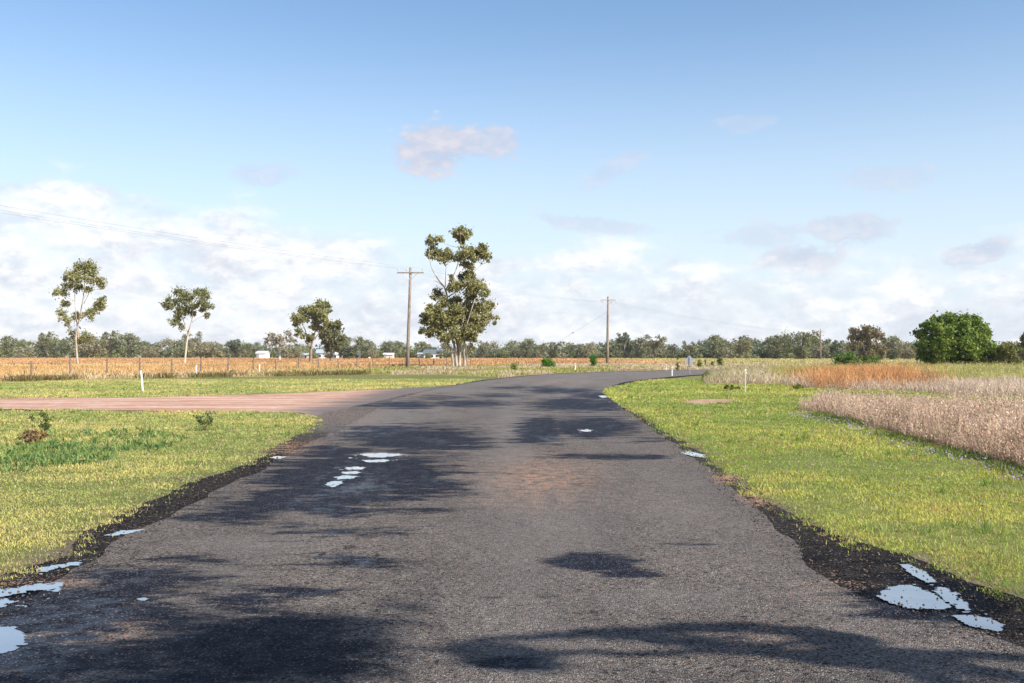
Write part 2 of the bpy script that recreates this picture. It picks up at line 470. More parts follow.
# measured dampness with some leaf shade painted in / soil patches (photo positions projected on to the seal): cx, cy, rx, ry, amount
WET_SHADE = [(360, 478, 100, 27, 1.15), (300, 503, 80, 17, .95), (415, 440, 75, 15, 1.05), (240, 512, 80, 14, .8), (385, 432, 40, 8, .9), (400, 405, 65, 5, .8), (470, 404, 60, 5, .8), (440, 398, 40, 3.5, .7), (340, 452, 50, 10, .8),
       (330, 533, 80, 9, .7), (365, 562, 75, 8, .8), (420, 508, 70, 6, .75), (588, 562, 46, 9, 1.0), (630, 575, 34, 5, .95), (410, 527, 60, 5, .6), (440, 470, 30, 6, .5), (300, 590, 100, 9, .6), (410, 585, 50, 5, .45),  # thin streaks on the left include leaf shadows painted dark like damp
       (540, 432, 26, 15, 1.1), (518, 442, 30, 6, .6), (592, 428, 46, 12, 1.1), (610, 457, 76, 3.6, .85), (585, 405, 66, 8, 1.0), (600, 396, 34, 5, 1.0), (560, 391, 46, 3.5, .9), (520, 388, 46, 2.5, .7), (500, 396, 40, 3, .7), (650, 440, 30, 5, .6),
       (60, 612, 130, 34, 1.1), (130, 580, 80, 17, .95), (190, 560, 60, 9, .7), (30, 660, 90, 34, .95), (160, 625, 90, 14, .8), (110, 655, 70, 16, .7), (230, 600, 90, 9, .65), (265, 648, 115, 38, 1.05), (170, 680, 120, 20, .8),  # damp blob under the left leaf clumps also paints their shade darker
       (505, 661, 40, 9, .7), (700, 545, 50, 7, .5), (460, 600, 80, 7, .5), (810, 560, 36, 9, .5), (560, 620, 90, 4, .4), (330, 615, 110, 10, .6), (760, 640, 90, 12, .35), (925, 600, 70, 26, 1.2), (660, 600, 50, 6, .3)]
BROWN = [(540, 478, 50, 19, 1.15), (530, 500, 60, 12, .6), (125, 628, 26, 18, .7), (470, 470, 20, 10, .4), (590, 470, 26, 12, .5), (560, 382, 30, 2.5, .5), (770, 640, 60, 22, .4), (830, 590, 40, 14, .4), (762, 496, 18, 8, 2.2), (728, 478, 14, 5, 1.8), (290, 448, 34, 7, 1.1), (60, 583, 60, 7, .6), (330, 415, 50, 10, .5), (390, 395, 50, 4, .5), (950, 665, 60, 20, .3)]
WORN = [(350, 412, 60, 18, 2.0), (440, 390, 40, 4, 1.2), (545, 520, 80, 60, .5), (500, 450, 30, 50, .5), (250, 545, 60, 8, .7), (520, 405, 22, 20, .5), (690, 500, 60, 50, .35), (220, 575, 40, 6, .6), (600, 640, 200, 10, .2), (660, 600, 90, 10, .5), (440, 415, 20, 20, .3)]
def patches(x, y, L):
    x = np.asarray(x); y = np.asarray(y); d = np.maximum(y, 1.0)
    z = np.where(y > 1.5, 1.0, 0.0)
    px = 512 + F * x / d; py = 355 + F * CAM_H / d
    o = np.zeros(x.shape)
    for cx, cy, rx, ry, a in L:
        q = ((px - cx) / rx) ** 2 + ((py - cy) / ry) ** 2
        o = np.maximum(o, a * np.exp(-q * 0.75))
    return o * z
def lanes(x, y):
    """faded wheel paths running along the seal"""
    mx = np.interp(y, [0, 20, 34, 43, 52, 62, 73, 83], [-.3, -.3, -.3, .1, 1.2, 2.8, 5.4, 8.8])
    q = x - mx + (fbm(y * .25, y * 0 + 2, 3) - .5) * .5
    w = np.exp(-((q - .25) / .38) ** 2) * .55 + np.exp(-((q - 2.15) / .3) ** 2) * .3 + np.exp(-((q + 1.75) / .3) ** 2) * .3
    return w * (.55 + .9 * (fbm(x * .8, y * .15, 3) - .2)) + np.clip((y - 9) / 40, 0, .75) * (.5 + fbm(x * .5, y * .1, 3))

def strip(name, Lc, Rc, z, mat, cols, kinds=('wet_shade', 'brown', 'worn')):
    n = len(Lc); u = np.linspace(0, 1, cols)
    Pg = Lc[:, None, :] * (1 - u)[None, :, None] + Rc[:, None, :] * u[None, :, None]
    x = Pg[..., 0].ravel(); y = Pg[..., 1].ravel()
    v = np.stack([x, y, np.full_like(x, z)], 1)
    i = np.arange(n - 1)[:, None] * cols + np.arange(cols - 1)[None, :]
    q = np.stack([i, i + 1, i + cols + 1, i + cols], -1).reshape(-1, 4)
    me = setmesh(name, v, np.full(len(q), 4), q, mat, extra={'wet_shade': patches(x, y, WET_SHADE), 'brown': patches(x, y, BROWN), 'worn': np.maximum(patches(x, y, WORN), lanes(x, y) if name == 'road' else 0)})
    return struct(link(name, me))
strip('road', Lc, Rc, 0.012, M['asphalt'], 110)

# black gravel shoulders just below the seal
sh_L = [(-3.55, -12), (-3.6, 0), (-3.6, 6)] + G([(0, 575), (67, 555), (93, 531), (146, 504), (195, 482), (249, 464), (271, 449), (315, 429), (322, 414), (400, 396), (440, 387.5), (480, 380.2)]) + [(1.0, 74.5), (4.2, 84.5), (9, 93), (16, 101), (36, 118)]
sh_R = [(3.6, -12), (3.5, 0), (3.35, 5)] + G([(1024, 599), (963, 582), (905, 557), (868, 545), (806, 520), (752, 493), (702, 454), (640, 416), (607, 398), (600, 390)]) + [(5.3, 49.5), (7.2, 57), (10, 65), (13.6, 74), (18.4, 82.5), (25, 90.5), (43.5, 108)]
def resamp(P, n):
    P = np.array(P, float); s = np.r_[0, np.cumsum(np.hypot(*np.diff(P, axis=0).T))]
    return P, s
def poly_at_y(P, ys):
    P = np.array(P, float); o = np.argsort(P[:, 1]); return np.interp(ys, P[o, 1], P[o, 0])
ysh = np.concatenate([np.arange(-12, 4, .5), np.arange(4, 30, .08), np.arange(30, 60, .3), np.arange(60, 108, .8)])
SL = np.stack([poly_at_y(sh_L, ysh) + (fbm(ysh * 1.3, ysh * 0 + 1, 5) - .5) * .28, ysh], 1)
SR = np.stack([poly_at_y(sh_R, ysh) + (fbm(ysh * 1.3, ysh * 0 + 8, 5) - .5) * .3, ysh], 1)
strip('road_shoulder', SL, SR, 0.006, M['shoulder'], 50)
shoulder_poly = [tuple(p) for p in SL[::3]] + [tuple(p) for p in SR[::-3]]

track_px = [(-500, 400), (0, 398.5), (150, 397.5), (300, 393), (380, 389.5), (440, 386.5), (480, 383), (452, 392), (415, 402), (372, 416), (338, 428), (322, 420), (300, 413), (240, 411.5), (150, 411.5), (0, 409), (-500, 407)]
track_poly = G(track_px)

def fence_y(x):
    x = np.asarray(x, float)
    return np.clip(66 + 2.187 * (x + 31.9), 44, 160)
bound_left = G([(-500, 388), (0, 382.5), (130, 379), (260, 376.7), (370, 374.8), (440, 374.6), (486, 376.8)])
bl = np.array(bound_left)
def zone(x, y):
    """0 bare, 1 short green verge, 2 pale tall grass by the verge (right), 3 rough mixed grass (right), 4 dry paddock, 5 rough strip by fence and bend"""
    wob = (fbm(x * .9, y * .9, 4) - .5) * .9
    wob2 = (fbm(x * 3.1 + 40, y * 3.1, 4) - .5) * .55
    z = np.ones(x.shape, int)
    left = x < poly_at_y([(-3, 0), (0, 60), (5, 80), (12, 92), (30, 108), (70, 137), (320, 305)], y)
    far_left = left & (y > np.interp(x, bl[:, 0], bl[:, 1]) + wob * 2.2 * np.clip(y / 60, .3, 2))
    z[far_left] = 5
    z[left & (x > -1) & (y > 40)] = 5
    fr = G([(700, 386), (720, 390), (760, 392.5), (820, 393.5), (900, 394), (1024, 400)])
    fr = [(14.4, 61), (14, 52)] + fr[1:] + [(22, 30), (40, 26), (200, 24)]
    frx = np.array(fr)[1:]
    right = ~left
    mid = right & (x > np.interp(y, [38, 45, 50, 60, 75, 90, 110, 300], [9.5, 9.6, 9.8, 11.5, 16.3, 25, 45, 305])) & (y > np.interp(x, frx[:, 0], frx[:, 1])) 
    z[mid] = 3
    fpoly = G([(798, 411), (830, 417), (860, 425), (920, 441), (985, 459), (1060, 481), (1500, 640), (1500, 440), (1024, 421), (940, 415), (870, 409), (820, 406)])
    z[inside(x + wob * .6, y + wob, fpoly)] = 2
    z[(y > fence_y(x)) & left] = 4
    z[(y > 160) & right] = 4
    # soil showing along the seal, track and the little bare patch
    z[inside(x + wob2 * .5, y + wob2, road_poly)] = 0
    z[inside(x + wob2 * .8 + (fbm(x * 9, y * 9 + 30, 3) - .5) * .9, y + wob2 * .6, shoulder_poly)] = 0
    z[inside(x + wob2, y + wob2, track_poly)] = 0
    bare = G([(676, 402), (700, 399), (735, 400), (732, 403), (700, 404.5)])
    z[inside(x + wob2, y + wob2, bare)] = 6
    return z
ZC = {0: (.16, .12, .09), 1: (.17, .175, .055), 2: (.30, .22, .15), 3: (.34, .27, .15), 4: (.52, .37, .19), 5: (.36, .29, .15), 6: (.42, .27, .18)}

def zh(x, y):
    """gentle swells away from the road"""
    m = np.clip((np.abs(x) - 5.5) / 6, 0, 1) * np.clip((y - 2) / 4, 0, 1) * np.clip((160 - y) / 60, 0, 1) * np.clip((40 - y) / 20 + (x > 0) * 1.0, 0, 1)
    m = m * np.where(inside(x, y, track_poly), 0, 1) * np.clip((60 - y) / 15, 0, 1)
    return m * (fbm(x * .22 + 7, y * .22, 2) - .42) * .30
def axis(lims):
    out = [np.arange(a, b, s) for a, b, s in lims]; return np.unique(np.concatenate(out + [[lims[-1][1]]]))
gx = axis([(-1600, -600, 200), (-600, -140, 20), (-140, -40, 4), (-40, 45, .5), (45, 140, 4), (140, 600, 20), (600, 1600, 200)])
gy = axis([(-300, -100, 50), (-100, -10, 10), (-10, 70, .5), (70, 130, 2), (130, 460, 10), (460, 1000, 60), (1000, 1900, 100)])
GX, GY = np.meshgrid(gx, gy)
gz = zh(GX.ravel(), GY.ravel())
zz = zone(GX.ravel(), GY.ravel())
gc = np.array([ZC[i] for i in range(7)])[zz]
n_, m_ = len(gy), len(gx)
i = np.arange(n_ - 1)[:, None] * m_ + np.arange(m_ - 1)[None, :]
q = np.stack([i, i + 1, i + m_ + 1, i + m_], -1).reshape(-1, 4)
struct(link('ground', setmesh('ground', np.stack([GX.ravel(), GY.ravel(), gz], 1), np.full(len(q), 4), q, M['ground'], gc, smooth=True)))

# dirt track sheet
def fill_poly(name, poly, z, mat, extra=None, res=.5, jit=0.0):
    """polygon outline densified and jittered, filled by bmesh triangulation"""
    import bmesh
    P = []
    for k in range(len(poly)):
        a = poly[k]; b = poly[(k + 1) % len(poly)]; L = math.hypot(b[0] - a[0], b[1] - a[1]); n = max(1, int(L / res))
        for j in range(n):
            f = j / n; x = a[0] + (b[0] - a[0]) * f; y = a[1] + (b[1] - a[1]) * f
            if jit:
                x += (float(fbm(np.array([x * 1.1 / res]), np.array([y * 1.1 / res]), 4)[0]) - .5) * jit
                y += (float(fbm(np.array([x * 1.1 / res + 50]), np.array([y * 1.1 / res]), 4)[0]) - .5) * jit
            P.append((x, y))
    bm = bmesh.new()
    vs = [bm.verts.new((x, y, z)) for x, y in P]
    f = bm.faces.new(vs)
    bmesh.ops.triangulate(bm, faces=[f])
    bm.normal_update()
    if sum(fc.normal.z for fc in bm.faces) < 0: bmesh.ops.reverse_faces(bm, faces=bm.faces[:])
    me = bpy.data.meshes.new(name); bm.to_mesh(me); bm.free()
    me.materials.append(mat)
    if extra:
        for k, fn in extra.items():
            a = me.attributes.new(k, 'FLOAT', 'POINT')
            for v, d in zip(me.vertices, a.data): d.value = fn(v.co.x, v.co.y)
    return link(name, me)
tx = np.linspace(-80, -1, 240)
tp = np.array(track_poly)
top_e = np.array(G(track_px[:7])); bot_e = np.array(G(list(reversed(track_px[9:]))))
bot_e2 = np.array(G([(-500, 407), (0, 409), (150, 411.5), (240, 411.5), (300, 413), (322, 420)]) + [(-3.3, 22.5), (-3.3, 34), (-3.0, 44), (-1.5, 55)])
o = np.argsort(top_e[:, 0]); ty = np.interp(tx, top_e[o, 0], top_e[o, 1]); by = np.interp(tx, bot_e2[:, 0], bot_e2[:, 1])
by = np.minimum(by, ty - .05)
ty = ty + (fbm(tx * .8, tx * 0, 4) - .5) * 1.2; by = by + (fbm(tx * .8, tx * 0 + 5, 4) - .5) * 1.0
rows = 24; v_ = np.linspace(0, 1, rows)
TXg = np.repeat(tx[:, None], rows, 1); TYg = by[:, None] * (1 - v_) + ty[:, None] * v_
i = np.arange(len(tx) - 1)[:, None] * rows + np.arange(rows - 1)[None, :]
q = np.stack([i, i + rows, i + rows + 1, i + 1], -1).reshape(-1, 4)
tar = np.clip((TXg.ravel() + 9) / 6, 0, 1)
struct(link('dirt_track', setmesh('dirt_track', np.stack([TXg.ravel(), TYg.ravel(), np.full(TXg.size, .004)], 1), np.full(len(q), 4), q, M['dirt'], extra={'tar': tar})))

# puddles, each a flat sheet of standing water in a hollow of the seal
def puddle(px, amt=.75):
    """water sheet whose shoreline is cut by fine relief, so chippings stand proud of it"""
    poly = G(px); P = np.array(poly)
    x0, y0 = P.min(0); x1, y1 = P.max(0); w = max(x1 - x0, .15); hgt = max(y1 - y0, .15)
    mx = .12 * w; my = .15 * hgt
    nx = int(min(170, max(24, (w + 2 * mx) / .008))); ny = int(min(170, max(24, (hgt + 2 * my) / .012)))
    xs = np.linspace(x0 - mx, x1 + mx, nx); ys = np.linspace(y0 - my, y1 + my, ny)
    A, B = np.meshgrid(xs, ys)
    m = inside(A, B, poly).astype(float)
    for _ in range(max(8, nx // 3)):
        m = (m + np.roll(m, 1, 0) + np.roll(m, -1, 0) + np.roll(m, 1, 1) + np.roll(m, -1, 1)) / 5
    k = 7 / w
    f = m + (fbm(A * k * .6 + 3, B * k + 9, 3) - .5) * amt + (fbm(A * 26, B * 26, 3) - .5) * amt * 1.3
    keep = (f > .40)
    i = (np.arange(ny - 1)[:, None] * nx + np.arange(nx - 1)[None, :])
    c = keep[:-1, :-1] & keep[1:, :-1] & keep[:-1, 1:] & keep[1:, 1:]
    i = i[c]
    if len(i) == 0: return
    q = np.stack([i, i + 1, i + nx + 1, i + nx], -1)
    used, inv = np.unique(q.ravel(), return_inverse=True)
    V = np.stack([A.ravel(), B.ravel(), np.full(A.size, .0145)], 1)[used]
    return struct(link('puddle', setmesh('puddle', V, np.full(len(q), 4), inv.reshape(-1, 4), M['water'])))
puddle([(899, 566), (910, 566), (925, 574), (938, 584), (928, 585), (912, 577)])
puddle([(876, 599), (886, 589), (904, 586), (920, 590), (935, 597), (944, 604), (950, 610), (930, 612), (908, 610), (888, 605)])
puddle([(932, 590), (944, 589), (958, 597), (966, 606), (972, 614), (960, 612), (948, 604), (938, 598)], 1.15)
puddle([(950, 618), (968, 617), (990, 621), (1005, 627), (1001, 634), (984, 632), (965, 627)])
puddle([(-30, 627), (0, 628), (18, 631), (27, 638), (24, 647), (12, 654), (-5, 658), (-30, 662)])
puddle([(-20, 592), (10, 590), (40, 586), (66, 585), (60, 590), (30, 593), (8, 598), (-20, 606)], 1.15)
puddle([(-20, 600), (5, 601), (16, 604), (0, 610), (-20, 614)], 1.15)
puddle([(34, 571), (60, 566), (82, 563), (78, 567), (55, 571), (40, 575)], 1.15)
puddle([(137, 601), (143, 600), (150, 601), (146, 603), (139, 603)])
puddle([(359, 454.5), (380, 454), (404, 455), (398, 457), (378, 458.5), (366, 457.5)], 1.15)
puddle([(344, 468.6), (354, 467.6), (366, 468.5), (362, 470.6), (348, 470.8)], 1.15)
puddle([(341, 473.2), (350, 472.3), (361, 473), (357, 475), (345, 475.2)], 1.15)
puddle([(334, 478), (345, 476.6), (358, 477.2), (352, 479.8), (338, 480.4)], 1.15)
puddle([(324, 486), (331, 482.2), (343, 482), (341, 485.5), (332, 488.3)], 1.15)
puddle([(362, 461.2), (384, 460.4), (394, 461.3), (380, 463), (366, 463)], 1.15)
puddle([(680, 453.5), (690, 452.3), (704, 455.5), (708, 459), (694, 457.5)])
puddle([(579, 431), (586, 430), (594, 431.2), (586, 432.6)], 1.4)
puddle([(598, 396.2), (606, 395.6), (610, 397.6), (602, 398.2)])
puddle([(268, 458.5), (278, 457), (287, 457.6), (280, 459.8)])
puddle([(105, 536), (125, 532), (146, 530.8), (135, 534), (116, 537)], 1.15)

# ------------------------------------------------------------------ haze
def haze():
    mb = MB(); mb.box((0, 800, 9.6), (3300, 2300, 22))
    m = bpy.data.materials.new('haze'); m.use_nodes = True; t = NT(m.node_tree); t.n.clear()
    out = t.new('ShaderNodeOutputMaterial'); v = t.new('ShaderNodeVolumePrincipled')
    v.inputs['Color'].default_value = (.86, .90, .96, 1); v.inputs['Density'].default_value = HAZE; v.inputs['Anisotropy'].default_value = .2
    t.l.new(v.outputs[0], out.inputs['Volume'])
    o = mb.build('haze', m); o['kind'] = 'stuff'; o['label'] = 'thin pale summer haze softening the far treeline'; o['category'] = 'haze'
    o.display_type = 'WIRE'
HAZE = 0.00012
haze()

# ------------------------------------------------------------------ blades
def blades(name, P, H, Wd, lean, C, wide=0.35, mat='grass', rand_c=.18, bend=.5):
    """kite shaped blade or seed head per point; returns one mesh"""
    n = len(P)
    az_ = rng.random(n) * 2 * np.pi
    th = rng.random(n) * 2 * np.pi
    side = np.stack([np.cos(az_), np.sin(az_), np.zeros(n)], 1) * (Wd[:, None] / 2)
    ld = np.stack([np.cos(th), np.sin(th), np.zeros(n)], 1)
    hz = np.sqrt(np.clip(1 - lean ** 2, .05, 1))
    tip = P + ld * (H * lean)[:, None]; tip[:, 2] += H * hz
    midp = P + ld * (H * lean * wide * bend)[:, None]; midp[:, 2] += H * hz * wide
    V = np.stack([P, midp + side, tip, midp - side], 1)
    cc = C * (1 + (rng.random((n, 1)) - .5) * 2 * rand_c) * (1 + (rng.random((n, 3)) - .5) * .12)
    cc = np.repeat(cc[:, None, :], 4, 1)
    idx = np.arange(4 * n)
    return setmesh(name, V.reshape(-1, 3), np.full(n, 4), idx, M[mat], cc.reshape(-1, 3))

def scatter(y0, y1, dens, want, xmin=None, xmax=None, marg=3.0):
    """random points in the visible wedge; dens(y) per square metre"""
    xs = []; ys = []
    y = y0
    while y < y1:
        dy = max(.5, y * .04); h = .535 * y + marg
        a = -h if xmin is None else max(-h, xmin); b = h if xmax is None else min(h, xmax)
        if b > a:
            n = int((b - a) * dy * dens(y + dy / 2))
            xs.append(rng.uniform(a, b, n)); ys.append(rng.uniform(y, y + dy, n))
        y += dy
    x = np.concatenate(xs); y = np.concatenate(ys)
    k = np.isin(zone(x, y), want)
    return x[k], y[k]
def lerpc(a, b, f): return np.array(a)[None, :] * (1 - f[:, None]) + np.array(b)[None, :] * f[:, None]

# short verge turf
x, y = scatter(4.2, 62, lambda y: 6500 * min(1, (6.5 / y)) ** 1.55, [1], marg=3.6)
g1 = fbm(x * .35, y * .35, 4); g2 = fbm(x * 1.7 + 9, y * 1.7, 4)
keep = rng.random(len(x)) < np.clip((g2 - .33) * 4.5, .34, 1)
x, y, g1, g2 = x[keep], y[keep], g1[keep], g2[keep]
f = np.clip((g1 - .34) * 1.9 + (g2 - .5) * 1.5 + (rng.random(len(x)) - .5) * .5, 0, 1)
right = (x > 0)
C = lerpc((.26, .38, .055), (.60, .58, .12), f)
C = np.where(right[:, None], C, C * np.array([1.15, 1.0, 1.5]) + np.array([.035, .02, .012]))
dry = rng.random(len(x)) < .14 + .10 * (~right)
C[dry] = np.array([.52, .44, .24])
red = rng.random(len(x)) < .04 + .16 * (right & (g2 > .58)); C[red] = np.array([.40, .22, .10])
H = (.014 + .036 * rng.random(len(x)) ** 1.6) * (0.75 + 1.0 * np.clip((y - 7) / 30, 0, 1)) * (.45 + 1.2 * g1)
Wd = (.0038 + .003 * rng.random(len(x))) * (1 + np.clip(y - 7, 0, 80) * .15)
k = (rng.random(len(x)) < .11) & (y < 34)
x = np.where(k, x + rng.normal(0, .17, len(x)), x); y = np.where(k, y + rng.normal(0, .17, len(x)), y)
P = np.stack([x, y, zh(x, y) + .004], 1)
me = blades('short_grass', P, H, Wd, .25 + .65 * rng.random(len(x)), C, .4)
stuff(link('short_grass', me), 'short yellow-green turf on the verges either side of the road', 'grass')

# longer tufts standing out of the turf
tx_, ty_ = scatter(5, 50, lambda y: 7 * min(1, 12 / y) ** 1.2, [1], marg=2.5)
k = fbm(tx_ * .5 + 20, ty_ * .5, 3) > .47; tx_, ty_ = tx_[k], ty_[k]
m = rng.integers(14, 34, len(tx_)); x = np.repeat(tx_, m) + rng.normal(0, .035, m.sum()); y = np.repeat(ty_, m) + rng.normal(0, .035, m.sum())
tone = np.repeat(rng.random(len(tx_)), m)
C = lerpc((.13, .25, .04), (.50, .46, .16), tone); H = (.05 + .09 * rng.random(len(x))) * np.repeat(.6 + .8 * rng.random(len(tx_)), m)
me = blades('grass_tufts', np.stack([x, y, zh(x, y)], 1), H, (.004 + .003 * rng.random(len(x))) * (1 + np.clip(y - 7, 0, 80) * .08), .25 + .65 * rng.random(len(x)), C, .45)
stuff(link('grass_tufts', me), 'longer grass tufts dotted over both verges', 'grass')

# broad-leaved weeds on the left verge
wz = G([(-60, 478), (60, 470), (130, 458), (160, 452), (190, 440), (160, 432), (110, 432), (60, 432), (0, 440), (-60, 446)])
xw = rng.uniform(-16, -3.8, 90000); yw = rng.uniform(11, 24, 90000)
k = inside(xw, yw, wz) & (fbm(xw * .9, yw * .9, 4) + (fbm(xw * 4, yw * 4, 3) - .5) * 1.3 > .50) & (zone(xw, yw) == 1)
xw, yw = xw[k], yw[k]
C = lerpc((.09, .16, .045), (.24, .33, .10), rng.random(len(xw)))
me = blades('weed_patch', np.stack([xw, yw, zh(xw, yw)], 1), .04 + .11 * rng.random(len(xw)) ** 1.5, .015 + .02 * rng.random(len(xw)), .3 + .6 * rng.random(len(xw)), C, .6)
stuff(link('weed_patch', me), 'darker green leafy weeds spreading through the left verge', 'weeds')

# pale seeding grass beside the right verge
x, y = scatter(8, 34, lambda y: 900 * min(1, 14 / y) ** 1.2, [2], marg=10)
f = fbm(x * .6, y * .6, 4)
C = lerpc((.58, .40, .28), (.88, .67, .49), np.clip((f - .3) * 2.2, 0, 1))
br = rng.random(len(x)) < .22; C[br] = np.array([.30, .20, .15]); gr = rng.random(len(x)) < .07; C[gr] = np.array([.26, .25, .09])
H = (.18 + .40 * rng.random(len(x)) ** .8) * (.45 + 1.0 * f) * (.55 + .9 * fbm(x * 1.9, y * 1.9, 3))
front = zone(x - .45, y - .35) != 2
H = np.where(front, H * (.45 + .45 * rng.random(len(x))), H)
def with_heads(x, y, H, Wd, ln, C, frac, size):
    """adds loose seed sprays floating about the stalk tops"""
    n = int(len(x) * frac); i = rng.integers(0, len(x), n)
    s_ = size * (.6 + .8 * rng.random(n)) * (Wd[i] / Wd.mean())
    P = np.concatenate([np.stack([x, y, zh(x, y)], 1), np.stack([x[i] + rng.normal(0, .05, n), y[i] + rng.normal(0, .05, n), zh(x[i], y[i]) + H[i] * rng.uniform(.45, 1.05, n)], 1)])
    return P, np.r_[H, s_], np.r_[Wd, s_ * .38], np.r_[ln, .5 + .49 * rng.random(n)], np.concatenate([C, C[i] * (1.0 + .1 * rng.random((n, 1)))])
P, H, Wd, ln, C = with_heads(x, y, H, .006 + .009 * rng.random(len(x)), .08 + .75 * rng.random(len(x)) ** 1.5, C, 2.2, .04)
me = blades('pale_grass', P, H, Wd, ln, C, .6, rand_c=.3)
stuff(link('pale_grass', me), 'knee-high pinkish tan seeding grass in a wedge beside the right verge', 'grass')
# green growth at its foot
e_px = [(798, 412), (830, 418.5), (860, 427), (920, 443), (985, 461), (1060, 484)]
E = np.array(G(e_px)); s = np.r_[0, np.cumsum(np.hypot(*np.diff(E, axis=0).T))]
def along(E, n, spread):
    s = np.r_[0, np.cumsum(np.hypot(*np.diff(E, axis=0).T))]; t = rng.uniform(0, s[-1], n)
    return np.interp(t, s, E[:, 0]) + rng.normal(0, spread, n), np.interp(t, s, E[:, 1]) + rng.normal(0, spread, n)
x, y = along(E, 7000, .20); k = fbm(x * .8, y * .8, 3) > .46; x, y = x[k], y[k]
me = blades('foot_weeds', np.stack([x, y, zh(x, y)], 1), .04 + .08 * rng.random(len(x)), .012 + .012 * rng.random(len(x)), .2 + .6 * rng.random(len(x)), lerpc((.10, .16, .03), (.28, .30, .08), rng.random(len(x))), .5)
stuff(link('edge_weeds', me), 'dark green weeds along the foot of the pale tall grass', 'weeds')
x, y = along(E - np.array([[.40, .25]]), 750, .22); k = fbm(x * 1.3 + 3, y * 1.3, 3) > .42; x, y = x[k], y[k]
x2 = rng.uniform(4, 12, 500); y2 = rng.uniform(9, 40, 500); k = (zone(x2, y2) == 1) & (fbm(x2 * .7, y2 * .7, 3) > .55); x = np.r_[x, x2[k]]; y = np.r_[y, y2[k]]
x2 = rng.uniform(-30, -8, 1500); y2 = rng.uniform(40, 70, 1500); k = (zone(x2, y2) == 1) & (fbm(x2 * .35, y2 * .35, 3) > .6); x = np.r_[x, x2[k]]; y = np.r_[y, y2[k]]
me = blades('wildflowers', np.stack([x, y, zh(x, y) + .05], 1), .02 + .02 * rng.random(len(x)), .010 + .0009 * y, .5 + .4 * rng.random(len(x)), lerpc((.36, .25, .46), (.52, .42, .62), rng.random(len(x))), .5, 'flower')
stuff(link('wildflowers', me), 'tiny lilac wildflowers dotted through the mown grass', 'flowers')

# rough grass further right: tan in front, orange docks in the middle, yellow-green behind
x, y = scatter(26, 165, lambda y: 170 * min(1, 36 / y) ** 1.5, [3], xmin=6, marg=8)
px = 512 + F * x / y; py = 355 + F * CAM_H / y
f = fbm(x * .35, y * .35, 4); f2 = fbm(x * .12 + 5, y * .12, 3)
C = lerpc((.50, .38, .28), (.70, .56, .42), np.clip((f - .3) * 2.4, 0, 1))
yel = lerpc((.30, .31, .075), (.52, .48, .15), np.clip((f - .3) * 2.4, 0, 1))
ora = lerpc((.46, .22, .09), (.74, .40, .17), np.clip((f - .3) * 2.4, 0, 1))
yf = np.clip((y - (47 + 12 * (f2 - .5) * 2)) / 9, 0, 1)
yf = yf * np.where(px < 770, .40, .88)
C = np.where((rng.random(len(x)) < yf)[:, None], yel, C)
of = np.exp(-(np.abs(px - 862 - 14 * (f2 - .5)) / 56) ** 3) * np.clip((y - 40) / 6, 0, 1) * np.clip((80 - y) / 16, 0, 1)
isor = rng.random(len(x)) < of * 1.0
C = np.where(isor[:, None], ora, C)
br = rng.random(len(x)) < .10; C[br] = C[br] * .6
H = (.20 + .40 * rng.random(len(x))) * (.45 + 1.1 * f)
H = np.where(isor, H * 1.75, H); H = np.where((y > 60) & ~isor, H * 1.30, H)
P, H, Wd, ln, C = with_heads(x, y, H, (.012 + .012 * rng.random(len(x))) * (1 + np.clip(y - 30, 0, 100) * .03), .1 + .8 * rng.random(len(x)), C, 1.3, .07)
me = blades('rough_grass', P, H, Wd, ln, C, .55, rand_c=.28)
stuff(link('rough_grass', me), 'uncut rough grass right of the bend, tan then rusty orange then yellow-green', 'grass')

# strip along the fence and beyond the bend
x, y = scatter(48, 165, lambda y: 60 * min(1, 65 / y) ** 1.2, [5], xmax=90, marg=8)
f = fbm(x * .3, y * .3, 4)
C = lerpc((.50, .38, .24), (.70, .56, .38), np.clip((f - .3) * 2.4, 0, 1))
k = ((fbm(x * .16 + 3, y * .16, 3) > .53 + .09 * (x > 2)) & (x > -22)) | (rng.random(len(x)) < .12); C[k] = lerpc((.27, .29, .075), (.48, .46, .15), rng.random(k.sum()))
k = (x < -14) & (rng.random(len(x)) < .55); C[k] = lerpc((.56, .36, .17), (.78, .58, .29), rng.random(k.sum()))
k = rng.random(len(x)) < .14; C[k] = np.array([.20, .12, .06])
H = (.12 + .30 * rng.random(len(x))) * (.3 + 1.3 * f) * np.where(x < -8, 1.0, .9)
me = blades('fence_grass', np.stack([x, y, zh(x, y)], 1), H, (.03 + .03 * rng.random(len(x))) * (1 + np.clip(y - 65, 0, 100) * .012), .1 + .6 * rng.random(len(x)), C, .6)
stuff(link('fence_grass', me), 'rough tussocky grass along the wire fence and outside the bend', 'grass')
# dark tussocks at the front of that strip
x, y = along(bl[:5], 9000, .5); k = fbm(x * .5, y * .5, 3) > .50; x, y = x[k], y[k] + .7
me = blades('tussocks', np.stack([x, y, zh(x, y)], 1), .2 + .35 * rng.random(len(x)), .03 + .03 * rng.random(len(x)), .2 + .6 * rng.random(len(x)), lerpc((.17, .10, .05), (.22, .20, .06), rng.random(len(x))), .6)
stuff(link('tussocks', me), 'brownish tussocks where the mown strip meets the fence line', 'grass')

